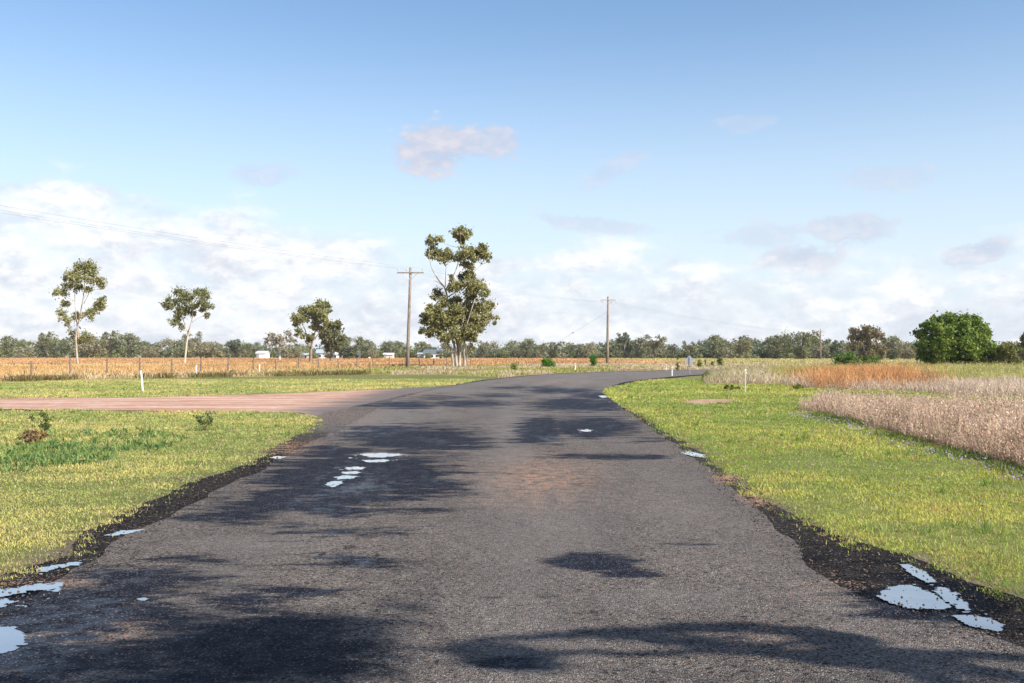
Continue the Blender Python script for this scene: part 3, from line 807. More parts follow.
# dry paddock
x, y = scatter(62, 440, lambda y: 15 * min(1, 90 / y) ** 1.9, [4], marg=10)
f = fbm(x * .09, y * .035, 4); f3 = fbm(x * .4, y * .3, 3)
C = lerpc((.50, .29, .125), (.74, .49, .225), np.clip((f - .3) * 2.0 + (f3 - .5), 0, 1))
C = np.where((y > 150)[:, None], C * np.array([.95, .86, .95]), C)
C = np.where((x > 30)[:, None], lerpc((.42, .38, .14), (.60, .52, .24), rng.random(len(x))), C)
k = rng.random(len(x)) < .06; C[k] = np.array([.26, .26, .08])
H = (.32 + .28 * rng.random(len(x))) * (.7 + .5 * f3)
me = blades('dry_paddock_grass', np.stack([x, y, 0 * x], 1), H, (.05 + .05 * rng.random(len(x))) * (1 + np.clip(y - 90, 0, 400) * .022), .1 + .5 * rng.random(len(x)), C, .6)
stuff(link('dry_paddock_grass', me), 'ripe orange-gold grass filling the paddock behind the wire fence', 'grass')

# loose stones on the shoulders and the seal
def stones(n_s):
    xs = []; ys = []
    for k in range(len(SL) - 1):
        pass
    y = 4.2 + (rng.random(n_s) ** 1.8) * 24
    lx = np.interp(y, SL[:, 1], SL[:, 0]); rx = np.interp(y, SR[:, 1], SR[:, 0]); li = np.interp(y, Lc[:, 1][:400], Lc[:, 0][:400]) ; ri = np.interp(y, Rc[:, 1][:400], Rc[:, 0][:400])
    side = rng.random(n_s) < .5; u = rng.random(n_s)
    x = np.where(side, lx - .1 + u * (li - lx + .3), ri - .2 + u * (rx - ri + .3))
    return x, y
nS = 9000
x, y = stones(nS)
s_ = .003 + .009 * rng.random(nS) ** 3
oct_v = np.array([(1, 0, 0), (0, 1, 0), (-1, 0, 0), (0, -1, 0), (0, 0, .8), (0, 0, -.8)])
oct_f = np.array([(0, 1, 4), (1, 2, 4), (2, 3, 4), (3, 0, 4), (1, 0, 5), (2, 1, 5), (3, 2, 5), (0, 3, 5)])
ang = rng.random(nS) * 6.28
rv = oct_v[None] * s_[:, None, None] * (0.7 + .6 * rng.random((nS, 6, 1)))
rx_ = rv[..., 0] * np.cos(ang)[:, None] - rv[..., 1] * np.sin(ang)[:, None]; ry_ = rv[..., 0] * np.sin(ang)[:, None] + rv[..., 1] * np.cos(ang)[:, None]
V = np.stack([rx_ + x[:, None], ry_ + y[:, None], rv[..., 2] + .012 + s_[:, None] * .4], -1)
Fc = oct_f[None] + (np.arange(nS) * 6)[:, None, None]
C = lerpc((.05, .042, .04), (.26, .19, .15), rng.random(nS) ** 2.2)
stuff(link('loose_gravel', setmesh('loose_gravel', V.reshape(-1, 3), np.full(nS * 8, 3), Fc.reshape(-1, 3), M['flower'], np.repeat(C[:, None], 6, 1).reshape(-1, 3))), 'loose dark chippings scattered along both road edges', 'gravel')

# ------------------------------------------------------------------ trees
def leaf_quads(clusters, n, size, c1, c2, up=.0, flat=.8, hollow=.35, droop=0.0, aspect=.55, r_=None):
    """leaf sized quads spread through cluster volumes; clusters = [(centre, radius)]"""
    g = r_ or rng
    ani = g.uniform(.72, 1.32, (len(clusters), 3))
    cen = np.array([tuple(c[0]) for c in clusters]); rad = np.array([c[1] for c in clusters])
    w = rad ** 2.0; w = w / w.sum()
    k = g.choice(len(cen), n, p=w)
    d = g.normal(size=(n, 3)); d /= np.linalg.norm(d, axis=1)[:, None]
    # sub-clumps make the mass ragged
    sub = g.normal(size=(len(cen), 14, 3)); sub /= np.linalg.norm(sub, axis=2)[:, :, None]
    sub *= (g.random((len(cen), 14, 1)) * .62 + .45)
    si = g.integers(0, 14, n)
    rr = g.random(n) ** .5
    p = cen[k] + (sub[k, si] + d * (g.random(n) ** .8 * (.34 + .40 * ((si * 7) % 5) / 4))[:, None]) * rad[k][:, None] * np.array([1, 1, flat]) * ani[k]
    p = p + g.normal(size=(n, 3)) * (rad[k] * np.where(g.random(n) < .30, .24, .06))[:, None]
    a = g.normal(size=(n, 3)); a[:, 2] -= droop * 2; a /= np.linalg.norm(a, axis=1)[:, None]
    b = np.cross(a, g.normal(size=(n, 3))); b /= np.linalg.norm(b, axis=1)[:, None] + 1e-9
    s = size * (.6 + .8 * g.random(n))[:, None]
    a = a * s; b = b * s * aspect
    V = np.stack([p - a * .5, p + b * .5, p + a * .5, p - b * .5], 1)
    tone = g.random((len(cen), 14))[k, si]
    
    C = lerpc(c1, c2, np.clip(tone * .6 + g.random(n) * .4, 0, 1))
    return V, C
def leaf_mesh(name, V, C):
    n = len(V)
    return setmesh(name, V.reshape(-1, 3), np.full(n, 4), np.arange(4 * n), M['leaf'], np.repeat(C[:, None], 4, 1).reshape(-1, 3))

def bez(a, b, c, n=6):
    a, b, c = Vector(a), Vector(b), Vector(c)
    return [a * (1 - t) ** 2 + b * 2 * t * (1 - t) + c * t * t for t in [i / (n - 1) for i in range(n)]]

def measured_tree(name, label, cat, base_px, d, stems, clumps, n_leaf, leaf, c1, c2, bark, r0, depth=.5, seed=1, group=None, droop=.5):
    """tree whose limbs and clumps are laid out from photo measurements at distance d, spread in depth"""
    g = np.random.default_rng(seed); k = d / F
    bx = (base_px - 512) / F * d
    root = thing(name, label, cat, (bx, d, 0), 0, group)
    def loc(px, py, dy=0):
        p = at(px, py, d); return Vector((p.x - bx, dy, p.z))
    tips = []
    ymin = 1e9
    for pts, w0, w1 in stems:
        dy = 0; L = []
        for i, (px, py) in enumerate(pts):
            if i: dy += g.uniform(-1, 1) * .16 * depth * len(pts) * 1.2
            L.append(loc(px, py, dy if i else 0.0))
        if w0 >= .99: L[0].z = -0.1
        tips.append((L, w0, w1))
    mb = MB()
    for L, w0, w1 in tips:
        # refine
        P = []
        for i in range(len(L) - 1):
            p0 = L[max(i - 1, 0)]; p1 = L[i]; p2 = L[i + 1]; p3 = L[min(i + 2, len(L) - 1)]
            for j in range(4):
                f = j / 4
                P.append(0.5 * ((2 * p1) + (-p0 + p2) * f + (2 * p0 - 5 * p1 + 4 * p2 - p3) * f * f + (-p0 + 3 * p1 - 3 * p2 + p3) * f ** 3))
        P.append(L[-1]); n = len(P)
        rad = [r0 * (w0 + (w1 - w0) * (i / (n - 1)) ** .8) for i in range(n)]
        if w0 >= .99: rad[0] *= 1.35; rad[1] *= 1.1
        mb.tube(P, rad, 8)
    mb.build('trunk', M[bark], root, True)
    cl = []; tw = MB()
    allp = [p for L, _, _ in tips for p in L[1:]]
    for (px, py, r) in clumps:
        rr = r * k
        c = loc(px, py, g.uniform(-1, 1) * depth * rr * 2.6)
        cl.append((c, rr))
        # a limb from the nearest lower stem point
        cand = [p for p in allp if p.z < c.z + .3] or allp
        a = min(cand, key=lambda p: (p - c).length + abs(p.z - c.z) * .2)
        tw.tube(bez(a, (a + c) / 2 + Vector((0, 0, -.12 * (c - a).length)), c, 6), [r0 * .20, r0 * .17, r0 * .14, r0 * .11, r0 * .08, r0 * .04], 5)
        for _ in range(4):
            e = c + Vector(g.normal(size=3)) * rr * .55
            tw.tube(bez(c - (c - a) * .25, (c + e) / 2, e, 4), [r0 * .09, r0 * .07, r0 * .05, r0 * .02], 4)
    tw.build('branches', M[bark], root, True)
    V, C = leaf_quads(cl, n_leaf, leaf, c1, c2, droop=droop, r_=g)
    link('crown', leaf_mesh('crown', V, C), root)
    return root

O_D, O_L = (.13, .14, .055), (.44, .42, .18)
def cv(L, ox, oy, s): return [(ox + a / s, oy + b / s, r / s) for a, b, r in L]
def pv(L, ox, oy, s): return [(ox + a / s, oy + b / s) for a, b in L]

# far left tall gum
s = 3.94
measured_tree('gum_tree', 'tall slender gum with pale trunk, leftmost lone tree in the dry paddock', 'tree', 77.5, 128,
    [(pv([(307, 540), (308, 470), (310, 420), (318, 350), (332, 270), (345, 200)], 0, 230, s), 1.0, .3), (pv([(310, 430), (303, 360), (296, 280), (300, 200)], 0, 230, s), .6, .2),
     (pv([(316, 360), (350, 310), (385, 285)], 0, 230, s), .35, .12), (pv([(330, 290), (360, 230), (375, 180)], 0, 230, s), .35, .12)],
    cv([(350, 160, 34), (290, 165, 32), (385, 200, 28), (262, 205, 30), (243, 245, 26), (330, 190, 30), (320, 150, 26), (365, 150, 26), (250, 290, 20), (240, 325, 18), (262, 352, 20), (298, 338, 22), (352, 330, 22), (378, 290, 24), (400, 275, 15), (385, 300, 20), (365, 325, 18),
        (282, 412, 24), (340, 420, 28), (308, 432, 16), (270, 375, 12), (400, 215, 16), (270, 180, 20), (300, 230, 20), (355, 240, 16)], 0, 230, s),
    10500, .26, O_D, O_L, 'bark_mid', .15, seed=3)
measured_tree('gum_tree', 'lone gum with clean white lower trunk and rounded crown, second from left in the paddock', 'tree', 184, 142,
    [(pv([(727, 530), (730, 470), (737, 420), (742, 395)], 0, 230, s), 1.0, .7), (pv([(742, 400), (760, 350), (765, 300), (780, 260)], 0, 230, s), .6, .2), (pv([(740, 405), (722, 360), (705, 310), (700, 270)], 0, 230, s), .5, .2),
     (pv([(740, 400), (712, 385), (690, 365)], 0, 230, s), .3, .1), (pv([(755, 365), (785, 345), (820, 335)], 0, 230, s), .3, .1)],
    cv([(700, 258, 30), (672, 288, 26), (665, 300, 18), (780, 255, 35), (742, 268, 26), (812, 285, 26), (822, 338, 14), (700, 335, 28), (684, 365, 18), (765, 300, 24), (722, 300, 25), (800, 310, 18), (712, 380, 15), (735, 320, 18), (760, 330, 14), (830, 300, 12)], 0, 230, s),
    8000, .27, O_D, (.30, .30, .13), 'bark_pale', .16, seed=4)
s = 6.83
measured_tree('gum_tree', 'broad olive gum with forked dark trunk left of the front power pole', 'tree', 310, 165,
    [(pv([(343, 490), (345, 430), (343, 390)], 260, 290, s), 1.0, .8), (pv([(343, 395), (322, 360), (318, 300), (290, 220)], 260, 290, s), .6, .2), (pv([(345, 395), (365, 330), (390, 240), (420, 150)], 260, 290, s), .6, .2), (pv([(360, 345), (410, 290), (450, 220)], 260, 290, s), .4, .15)],
    cv([(405, 115, 40), (460, 110, 32), (350, 135, 42), (290, 155, 40), (258, 195, 38), (238, 235, 22), (430, 165, 42), (375, 180, 36), (310, 200, 28), (395, 225, 32), (345, 315, 34), (268, 285, 26), (400, 265, 30), (450, 205, 32), (290, 320, 18), (360, 260, 22), (330, 350, 18), (250, 310, 14), (440, 150, 26), (475, 140, 14)], 260, 290, s),
    10500, .32, O_D, O_L, 'bark_brown', .30, seed=5)
measured_tree('gum_tree', 'smaller bushy gum tucked against the right side of the broad olive one', 'tree', 331, 195,
    [(pv([(485, 462), (485, 400), (480, 340), (500, 260)], 260, 290, s), 1.0, .3)],
    cv([(500, 235, 36), (540, 240, 26), (455, 280, 38), (485, 310, 40), (530, 320, 42), (440, 365, 32), (500, 365, 36), (550, 370, 34), (575, 330, 22), (470, 250, 24), (430, 310, 26), (545, 275, 22), (455, 410, 18), (520, 400, 24)], 260, 290, s),
    6000, .42, (.09, .10, .045), (.27, .26, .12), 'bark_brown', .30, seed=6)
# grey nearly bare tree
measured_tree('bare_tree', 'pale grey nearly leafless tree spreading left of the broad olive gum', 'tree', 279, 240,
    [(pv([(132, 455), (133, 430), (128, 400)], 260, 290, s), 1.0, .7), (pv([(128, 405), (100, 370), (70, 320)], 260, 290, s), .5, .12), (pv([(130, 405), (130, 350), (118, 270)], 260, 290, s), .5, .1), (pv([(130, 410), (165, 370), (200, 340), (215, 290)], 260, 290, s), .5, .1),
     (pv([(110, 385), (70, 370), (40, 350)], 260, 290, s), .3, .1), (pv([(132, 380), (160, 330), (175, 280)], 260, 290, s), .35, .1), (pv([(115, 390), (95, 340), (95, 290)], 260, 290, s), .35, .1), (pv([(165, 372), (205, 375), (235, 350)], 260, 290, s), .3, .1)],
    cv([(75, 305, 22), (100, 320, 30), (185, 290, 26), (145, 330, 34), (200, 330, 28), (60, 340, 22), (165, 370, 30), (90, 360, 30), (225, 350, 26), (45, 365, 20)], 260, 290, s),
    1100, .55, (.24, .21, .15), (.40, .36, .27), 'bark_grey', .34, seed=7)

# the big gum by the pole
s = 4.27
measured_tree('gum_tree', 'tallest many-stemmed gum with open upper limbs, just right of the front power pole', 'tree', 459, 112,
    [(pv([(285, 612), (280, 560), (262, 500), (245, 450), (232, 400)], 390, 220, s), 1.0, .35), (pv([(300, 612), (288, 540), (272, 450), (250, 380), (242, 320), (232, 285), (212, 262), (185, 215), (172, 160)], 390, 220, s), 1.0, .16),
     (pv([(238, 300), (258, 262), (280, 225), (292, 180), (300, 120), (302, 60)], 390, 220, s), .42, .1), (pv([(245, 330), (290, 300), (325, 268), (355, 225), (390, 185)], 390, 220, s), .42, .12), (pv([(236, 285), (238, 240), (240, 200)], 390, 220, s), .25, .08),
     (pv([(318, 612), (318, 540), (320, 480), (345, 400), (365, 340)], 390, 220, s), 1.0, .2), (pv([(296, 612), (300, 530), (308, 450), (318, 380), (330, 300)], 390, 220, s), 1.0, .2),
     (pv([(272, 612), (262, 560), (235, 510), (210, 470)], 390, 220, s), .99, .2), (pv([(325, 606), (335, 550), (360, 490), (400, 440), (448, 425)], 390, 220, s), .45, .08), (pv([(228, 284), (205, 265), (182, 258)], 390, 220, s), .22, .06)],
    cv([(300, 48, 32), (322, 62, 22), (285, 60, 18), (305, 88, 16), (172, 88, 20), (205, 85, 18), (185, 135, 26), (170, 145, 18), (205, 140, 18), (250, 155, 28), (228, 170, 22), (290, 162, 26), (335, 145, 30), (380, 128, 32), (405, 150, 24), (360, 160, 22), (325, 190, 20), (420, 175, 10), (348, 238, 20), (310, 238, 22), (330, 225, 14), (245, 138, 18), (355, 148, 18), (345, 205, 14), (265, 250, 16), (222, 150, 16),
        (285, 280, 28), (330, 285, 35), (380, 285, 36), (402, 312, 24), (255, 290, 16), (200, 318, 24), (185, 330, 14), (225, 350, 28), (280, 345, 36), (340, 345, 42), (398, 368, 36), (195, 395, 40), (165, 412, 26), (250, 420, 42), (310, 415, 42), (370, 430, 42), (158, 440, 22), (142, 475, 20), (200, 470, 34), (250, 480, 36), (320, 480, 30), (375, 470, 22), (412, 415, 26),
        (455, 418, 13), (448, 440, 10), (352, 505, 26), (300, 515, 22), (235, 510, 20), (345, 545, 18), (225, 440, 34), (290, 380, 30), (350, 385, 34), (170, 490, 14), (340, 470, 28)], 390, 220, s),
    42000, .26, (.11, .11, .042), (.44, .40, .155), 'bark_mid', .20, seed=8, depth=.7)

# big round green tree on the right
s = 6.83
measured_tree('evergreen_tree', 'large dense bright green rounded tree at the right, reaching down to the grass', 'tree', 953, 100,
    [(pv([(420, 470), (418, 400), (400, 320), (380, 200)], 890, 300, s), 1.0, .2), (pv([(425, 460), (470, 380), (520, 260)], 890, 300, s), .6, .2), (pv([(415, 455), (340, 370), (290, 240)], 890, 300, s), .6, .2), (pv([(430, 455), (530, 400), (600, 330)], 890, 300, s), .5, .2)],
    cv([(340, 150, 55), (430, 150, 55), (550, 155, 52), (270, 175, 45), (600, 190, 40), (230, 230, 48), (220, 300, 48), (240, 370, 50), (260, 420, 40), (320, 240, 70), (420, 240, 75), (520, 240, 70), (610, 250, 55), (340, 340, 75), (440, 340, 75), (540, 340, 70), (620, 340, 60), (650, 260, 28), (310, 420, 50), (400, 430, 50), (480, 430, 50), (560, 420, 50), (620, 410, 48), (660, 380, 42), (680, 330, 30), (215, 170, 16), (660, 430, 30), (480, 180, 50), (290, 130, 20), (590, 125, 20), (565, 150, 48), (640, 215, 44), (500, 140, 45), (590, 200, 62), (470, 290, 80), (570, 290, 75), (380, 190, 60)], 890, 300, s),
    52000, .28, (.055, .12, .018), (.29, .35, .06), 'bark_brown', .26, seed=19, depth=.45, droop=.1)
measured_tree('olive_shrub', 'dull olive shrub spreading from the right side of the big round tree', 'shrub', 999, 98,
    [(pv([(760, 470), (760, 420), (740, 360)], 890, 300, s), 1.0, .3), (pv([(762, 460), (800, 400)], 890, 300, s), .6, .2)],
    cv([(740, 350, 50), (790, 340, 45), (830, 370, 34), (720, 410, 45), (780, 410, 50), (835, 420, 34), (700, 450, 30), (760, 455, 34), (820, 455, 30)], 890, 300, s),
    9000, .26, (.10, .12, .035), (.32, .30, .10), 'bark_brown', .12, seed=10, depth=.9, droop=.1)
measured_tree('gum_tree', 'dark gum cut off by the right edge of view', 'tree', 1024, 190,
    [(pv([(915, 445), (912, 380), (905, 300), (915, 240)], 890, 300, s), 1.0, .3)],
    cv([(905, 265, 26), (880, 330, 24), (930, 300, 40), (900, 385, 24), (950, 250, 40), (940, 360, 40), (980, 320, 50), (925, 225, 20)], 890, 300, s),
    2800, .5, (.08, .09, .05), (.22, .21, .11), 'bark_brown', .26, seed=12)
s = 7.31
measured_tree('gum_tree', 'rounded brownish gum standing above the treeline behind the low green bush', 'tree', 868, 235,
    [(pv([(700, 400), (700, 330), (680, 240), (660, 180)], 770, 310, s), 1.0, .3), (pv([(702, 330), (750, 260), (790, 200)], 770, 310, s), .6, .2)],
    cv([(640, 160, 40), (700, 140, 40), (760, 160, 42), (610, 200, 28), (670, 200, 44), (730, 220, 48), (800, 190, 34), (830, 220, 26), (640, 250, 30), (700, 280, 42), (770, 270, 44), (820, 290, 36), (600, 270, 34), (740, 320, 40), (800, 340, 36), (660, 330, 36)], 770, 310, s),
    8000, .50, (.11, .10, .05), (.34, .28, .14), 'bark_far', .42, seed=13)

# ---- treeline: individual trees in front of a wooded mass
def treeline_proto(name, seed, h, w, n, c1, c2, leaf, tr, label, open_=.5, low=.12):
    g = np.random.default_rng(seed)
    root = thing(name, label, 'tree', (0, 0, 0), 0, 'paddock edge trees')
    mb = MB(); cl = []
    nst = 1 if g.random() < .6 else 2
    for k in range(nst):
        ox = g.uniform(-.1, .1) * w; lx = g.uniform(-.15, .15) * w
        mb.tube([(ox, 0, -.2), (ox + lx * .4, 0, h * .3), (ox + lx, g.uniform(-.5, .5), h * .72)], [tr, tr * .75, tr * .3], 7)
    for k in range(int(14 + 10 * open_)):
        zf = low + (1 - low) * g.random() ** .75
        wr = w * .5 * math.sin(math.pi * min(1, .25 + .72 * (1 - zf) + .12)) * (1 if zf > .3 else .8)
        a = g.uniform(0, 6.28); rr = wr * math.sqrt(g.random())
        r = w * g.uniform(.13, .21) * (1.15 - .4 * zf * open_)
        c = Vector((rr * math.cos(a), rr * math.sin(a), max(r * .6, zf * (h - r))))
        cl.append((c, r))
        mb.tube(bez((0, 0, h * .2 + c.z * .3), (c.x * .4, c.y * .4, c.z * .6), c, 5), [tr * .4, tr * .33, tr * .25, tr * .18, tr * .1], 5)
    mb.build('trunk', M['bark_far'], root, True)
    V, C = leaf_quads(cl, n, leaf, c1, c2, r_=g)
    link('crown', leaf_mesh('crown', V, C), root)
    return root, (cl, c1, c2)
PR = [('gum_tree', 21, 11, 9, 2600, (.10, .115, .062), (.34, .34, .17), .62, .28, .7, .16),
      ('gum_tree', 22, 12, 7.5, 2300, (.11, .12, .070), (.37, .35, .18), .60, .28, .9, .22),
      ('gum_tree', 23, 8, 9, 2600, (.15, .14, .085), (.43, .38, .22), .55, .24, .3, .05),
      ('gum_tree', 24, 10, 10, 3000, (.085, .105, .058), (.29, .30, .14), .62, .30, .5, .08),
      ('gum_tree', 25, 5.5, 7, 1900, (.11, .14, .05), (.33, .34, .13), .48, .18, .2, .02),
      ('wattle_tree', 26, 9, 6, 1700, (.075, .10, .065), (.24, .26, .14), .60, .25, .8, .12)]
protos = []
infos = []
TL = [  # photo x, photo top y, prototype, width factor, distance, label
    (8, 334, 0, 1.0, 415, 'grey-green treeline gum at the far left edge of the picture'),
    (46, 329, 1, 1.1, 412, 'tufted tall treeline gum poking up left of the tallest paddock gum'),
    (57, 337, 3, 1.0, 405, 'dense dark treeline gum close left behind the leftmost lone gum'),
    (92, 333, 2, 1.1, 405, 'pale olive treeline gum seen right behind the leftmost lone gum'),
    (110, 328, 1, 1.2, 412, 'spindly treeline gum poking highest between the two lone paddock gums'),
    (131, 331, 0, 1.0, 410, 'open-crowned treeline gum midway between the two lone paddock gums'),
    (150, 344, 2, 1.2, 398, 'low brownish rounded tree left of the white-trunked lone gum'),
    (193, 329, 1, .9, 414, 'feathery treeline gum rising right behind the white-trunked gum'),
    (206, 339, 2, 1.6, 396, 'wide khaki dome-shaped tree right of the white-trunked gum'),
    (236, 338, 5, 1.1, 408, 'dusky blue-green tree left of the white shed'),
    (252, 340, 3, .9, 406, 'dark tree standing behind the white shed'),
    (350, 333, 3, 1.0, 330, 'dark olive tree directly right of the pair of paddock gums'),
    (366, 338, 0, 1.0, 350, 'greyish treeline gum left of the front power pole, by the small white cottages'),
    (379, 347, 4, .8, 372, 'small yellow-green tree halfway between the cottages and the front power pole'),
    (292, 345, 2, 1.3, 338, 'low khaki tree between the bare tree and the small pale cottage'),
    (313, 348, 4, .9, 332, 'small green tree hiding the left end of the gabled cottage'),
    (329, 349, 2, .9, 330, 'low brownish tree at the right end of the gabled cottage'),
    (344, 347, 3, .9, 333, 'small dark tree at the right end of the low white cottage'),
    (372, 347, 2, .9, 338, 'low brown tree right of the cottage by the small yellow-green tree'),
    (428, 350, 4, .8, 338, 'low green tree before the left half of the dark-roofed house'),
    (441, 349, 3, .9, 338, 'small dark tree before the right end of the dark-roofed house'),
    (391, 338, 3, 1.1, 385, 'round-topped gum just left of the front power pole'),
    (424, 340, 0, 1.2, 372, 'grey gum filling the gap between front power pole and tallest gum'),
    (484, 339, 1, 1.0, 392, 'thin gum showing right of the tallest gum trunk'),
    (503, 346, 4, 1.3, 380, 'pale green low tree right of the tallest gum'),
    (527, 337, 0, 1.2, 372, 'tall rounded treeline gum left of the round green roadside bush'),
    (553, 339, 3, 1.1, 368, 'dark treeline gum behind the round green roadside bush'),
    (575, 342, 3, 1.0, 366, 'dense treeline gum behind the upright green roadside bush'),
    (588, 341, 2, 1.0, 362, 'brownish treeline gum just left of the second power pole'),
    (625, 331, 5, 1.0, 348, 'narrow spiky-topped tree right of the second power pole'),
    (640, 336, 0, .9, 345, 'olive gum between the spiky-topped tree and the leaning open gum'),
    (654, 332, 1, 1.2, 338, 'open gum with many bare limbs, above the pair of white guide posts'),
    (673, 343, 5, 1.0, 340, 'dark blue-green low tree right of the open bare-limbed gum'),
    (689, 339, 1, .9, 330, 'wispy gum right above the diamond sign'),
    (716, 333, 0, 1.1, 322, 'broad gum right of the diamond sign, tallest of its clump'),
    (743, 333, 1, 1.2, 318, 'layered gum rising above the pale metal stake'),
    (776, 333, 0, 1.0, 305, 'olive gum left of the rounded full gum near the thin far pole'),
    (801, 327, 3, 1.0, 296, 'full green-grey gum just left of the thin far pole'),
    (836, 339, 5, 1.1, 300, 'dusky tree between the thin far pole and the brownish rounded gum'),
    (893, 334, 0, 1.0, 262, 'grey-brown gum between the rounded brownish gum and the big round tree'),
    (908, 340, 2, .9, 258, 'low khaki gum half hidden by the left side of the big round tree'),
]
for kx, a in enumerate(PR):
    nm, sd, h, w, n, c1, c2, lf, tr, op, lo = a
    r, info = treeline_proto(nm, sd, h, w, n, c1, c2, lf, tr, '', op, lo)
    protos.append([r, False]); infos.append((info, h, w))
for px, ty, pi, wf, d, lab in TL:
    r, used = protos[pi]
    p = at(px, ty, d)
    sz = p.z / PR[pi][2]; 
    s3 = (sz * wf, sz * wf, sz)
    loc = (p.x, d, 0); rz = random.uniform(0, 6.28)
    if not used:
        protos[pi][1] = True; r.location = loc; r.rotation_euler = (0, 0, rz); r.scale = s3; r['label'] = lab
    else: dup(r, loc, rz, s3, lab)

# the wood behind them as one mass
def woodland():
    g = np.random.default_rng(77); Vs = []; Cs = []
    px = -160.0
    prof_x = [-200, 0, 60, 110, 240, 270, 400, 440, 520, 600, 620, 680, 700, 760, 800, 840, 900, 960, 1240]
    prof_y = [338, 338, 338, 336, 343, 344, 343, 345, 343, 344, 338, 346, 340, 337, 335, 342, 341, 342, 342]
    mb = MB()
    while px < 1230:
        for row in range(3):
            d = np.interp(px, [0, 400, 620, 900, 1240], [440, 420, 385, 330, 300]) + row * 18 + g.uniform(-8, 8)
            ty = np.interp(px, prof_x, prof_y) + g.uniform(-2.5, 5)
            X = (px + g.uniform(-4, 4) - 512) / F * d; H = (355 - ty) / F * d + CAM_H
            pi = g.integers(0, 6); w = g.uniform(8, 13); cl = []
            if row == 0: H *= .72
            for _ in range(11):
                zf = g.random() ** .8; r = g.uniform(1.2, 2.0)
                a = g.uniform(0, 6.28); rr = w * .42 * math.sqrt(g.random()) * (1 - .4 * zf)
                cl.append(((X + rr * math.cos(a), d + rr * math.sin(a), max(.9, zf * (H - r * .6))), r))
            c1, c2 = PR[pi][5], PR[pi][6]
            V, C = leaf_quads(cl, 800, .8, c1, c2, r_=g); Vs.append(V); Cs.append(C)
        px += g.uniform(9, 15)
    V = np.concatenate(Vs); C = np.concatenate(Cs)
    return leaf_mesh('woodland', V, C)
stuff(link('woodland', woodland()), 'far band of grey-green gum woodland closing the paddocks along the horizon', 'woodland')

# ------------------------------------------------------------------ shrubs
def shrub(label, px, top, base_d, w_px, c1, c2, n=1500, seed=1, name='green_shrub', lobes=None):
    g = np.random.default_rng(seed)
    p = at(px, top, base_d); H = p.z; w = w_px / F * base_d
    root = thing(name, label, 'shrub', (p.x, base_d, 0))
    cl = []
    for k in range(lobes or 9):
        a = g.uniform(0, 6.28); zf = g.random(); r = min(w, H) * g.uniform(.22, .32)
        rr = max(0, (w / 2 - r)) * math.sqrt(g.random()) * (1 - .35 * zf)
        cl.append(((rr * math.cos(a) * 1.0, rr * math.sin(a), r * .7 + zf * max(0, H - 1.6 * r)), r))
    mb = MB()
    for c, r in cl: mb.tube(bez((0, 0, 0), (c[0] * .3, c[1] * .3, c[2] * .5), c, 5), [.04, .035, .03, .02, .01], 5)
    mb.build('stems', M['bark_brown'], root, True)
    V, C = leaf_quads(cl, n, max(.07, min(w, H) * .10), c1, c2, r_=g)
    link('foliage', leaf_mesh('foliage', V, C), root)
    return root
GD, GL = (.05, .13, .02), (.17, .34, .045)
shrub('round bright green bush in the dry grass left of the bend guide post', 547, 356.2, 112, 17, GD, GL, 3200, 31, lobes=16)
shrub('upright bright green bush left of the second power pole', 593, 354.2, 118, 10.5, GD, GL, 2400, 32, lobes=14)
shrub('low wide dark green bush behind the rusty orange grass, left part of the thicket', 848, 350, 118, 38, (.05, .11, .02), (.20, .29, .05), 5200, 33, lobes=16)
shrub('smaller green bush at the right end of the low thicket behind the orange grass', 871, 354.5, 116, 28, (.05, .11, .02), (.20, .29, .05), 3200, 34, lobes=12)
shrub('thin upright green weed bush between the twin guide posts and the diamond sign', 677.5, 356.5, 98, 5, (.06, .13, .02), (.20, .25, .04), 800, 35)
shrub('yellow-green bush just right of the diamond sign', 699.5, 358.2, 112, 8, (.08, .13, .02), (.24, .25, .05), 1000, 36)
shrub('tiny green bush second right of the diamond sign', 705.5, 357, 125, 4.5, (.06, .12, .02), (.18, .22, .04), 600, 37)
shrub('pale green bush third right of the diamond sign', 712.5, 358.5, 124, 6, (.10, .14, .03), (.24, .25, .06), 700, 38)
shrub('largest yellow-green bush of the row right of the diamond sign', 720, 356.5, 122, 9, (.08, .13, .02), (.24, .25, .05), 1100, 39)
shrub('small green bush in front of the fence near the white marker post', 231.5, 369.5, 77, 6, (.08, .12, .03), (.20, .22, .06), 500, 40)
shrub('yellow-green weed clump left of the bend near the grey stake', 514, 361, 92, 10, (.14, .17, .03), (.30, .30, .06), 800, 41)
shrub('leafy green weed bush beside the right road edge below the diamond sign', 706, 371, 60, 12, (.10, .15, .02), (.28, .30, .05), 1000, 42)
shrub('low dark green clump at the foot of the tan grass left of the metal stake', 735, 384.5, 43.5, 26, (.06, .10, .02), (.20, .22, .04), 900, 43)
shrub('green clump at the foot of the rough grass right of the metal stake', 797, 383.5, 43, 26, (.10, .13, .02), (.26, .27, .05), 900, 44)
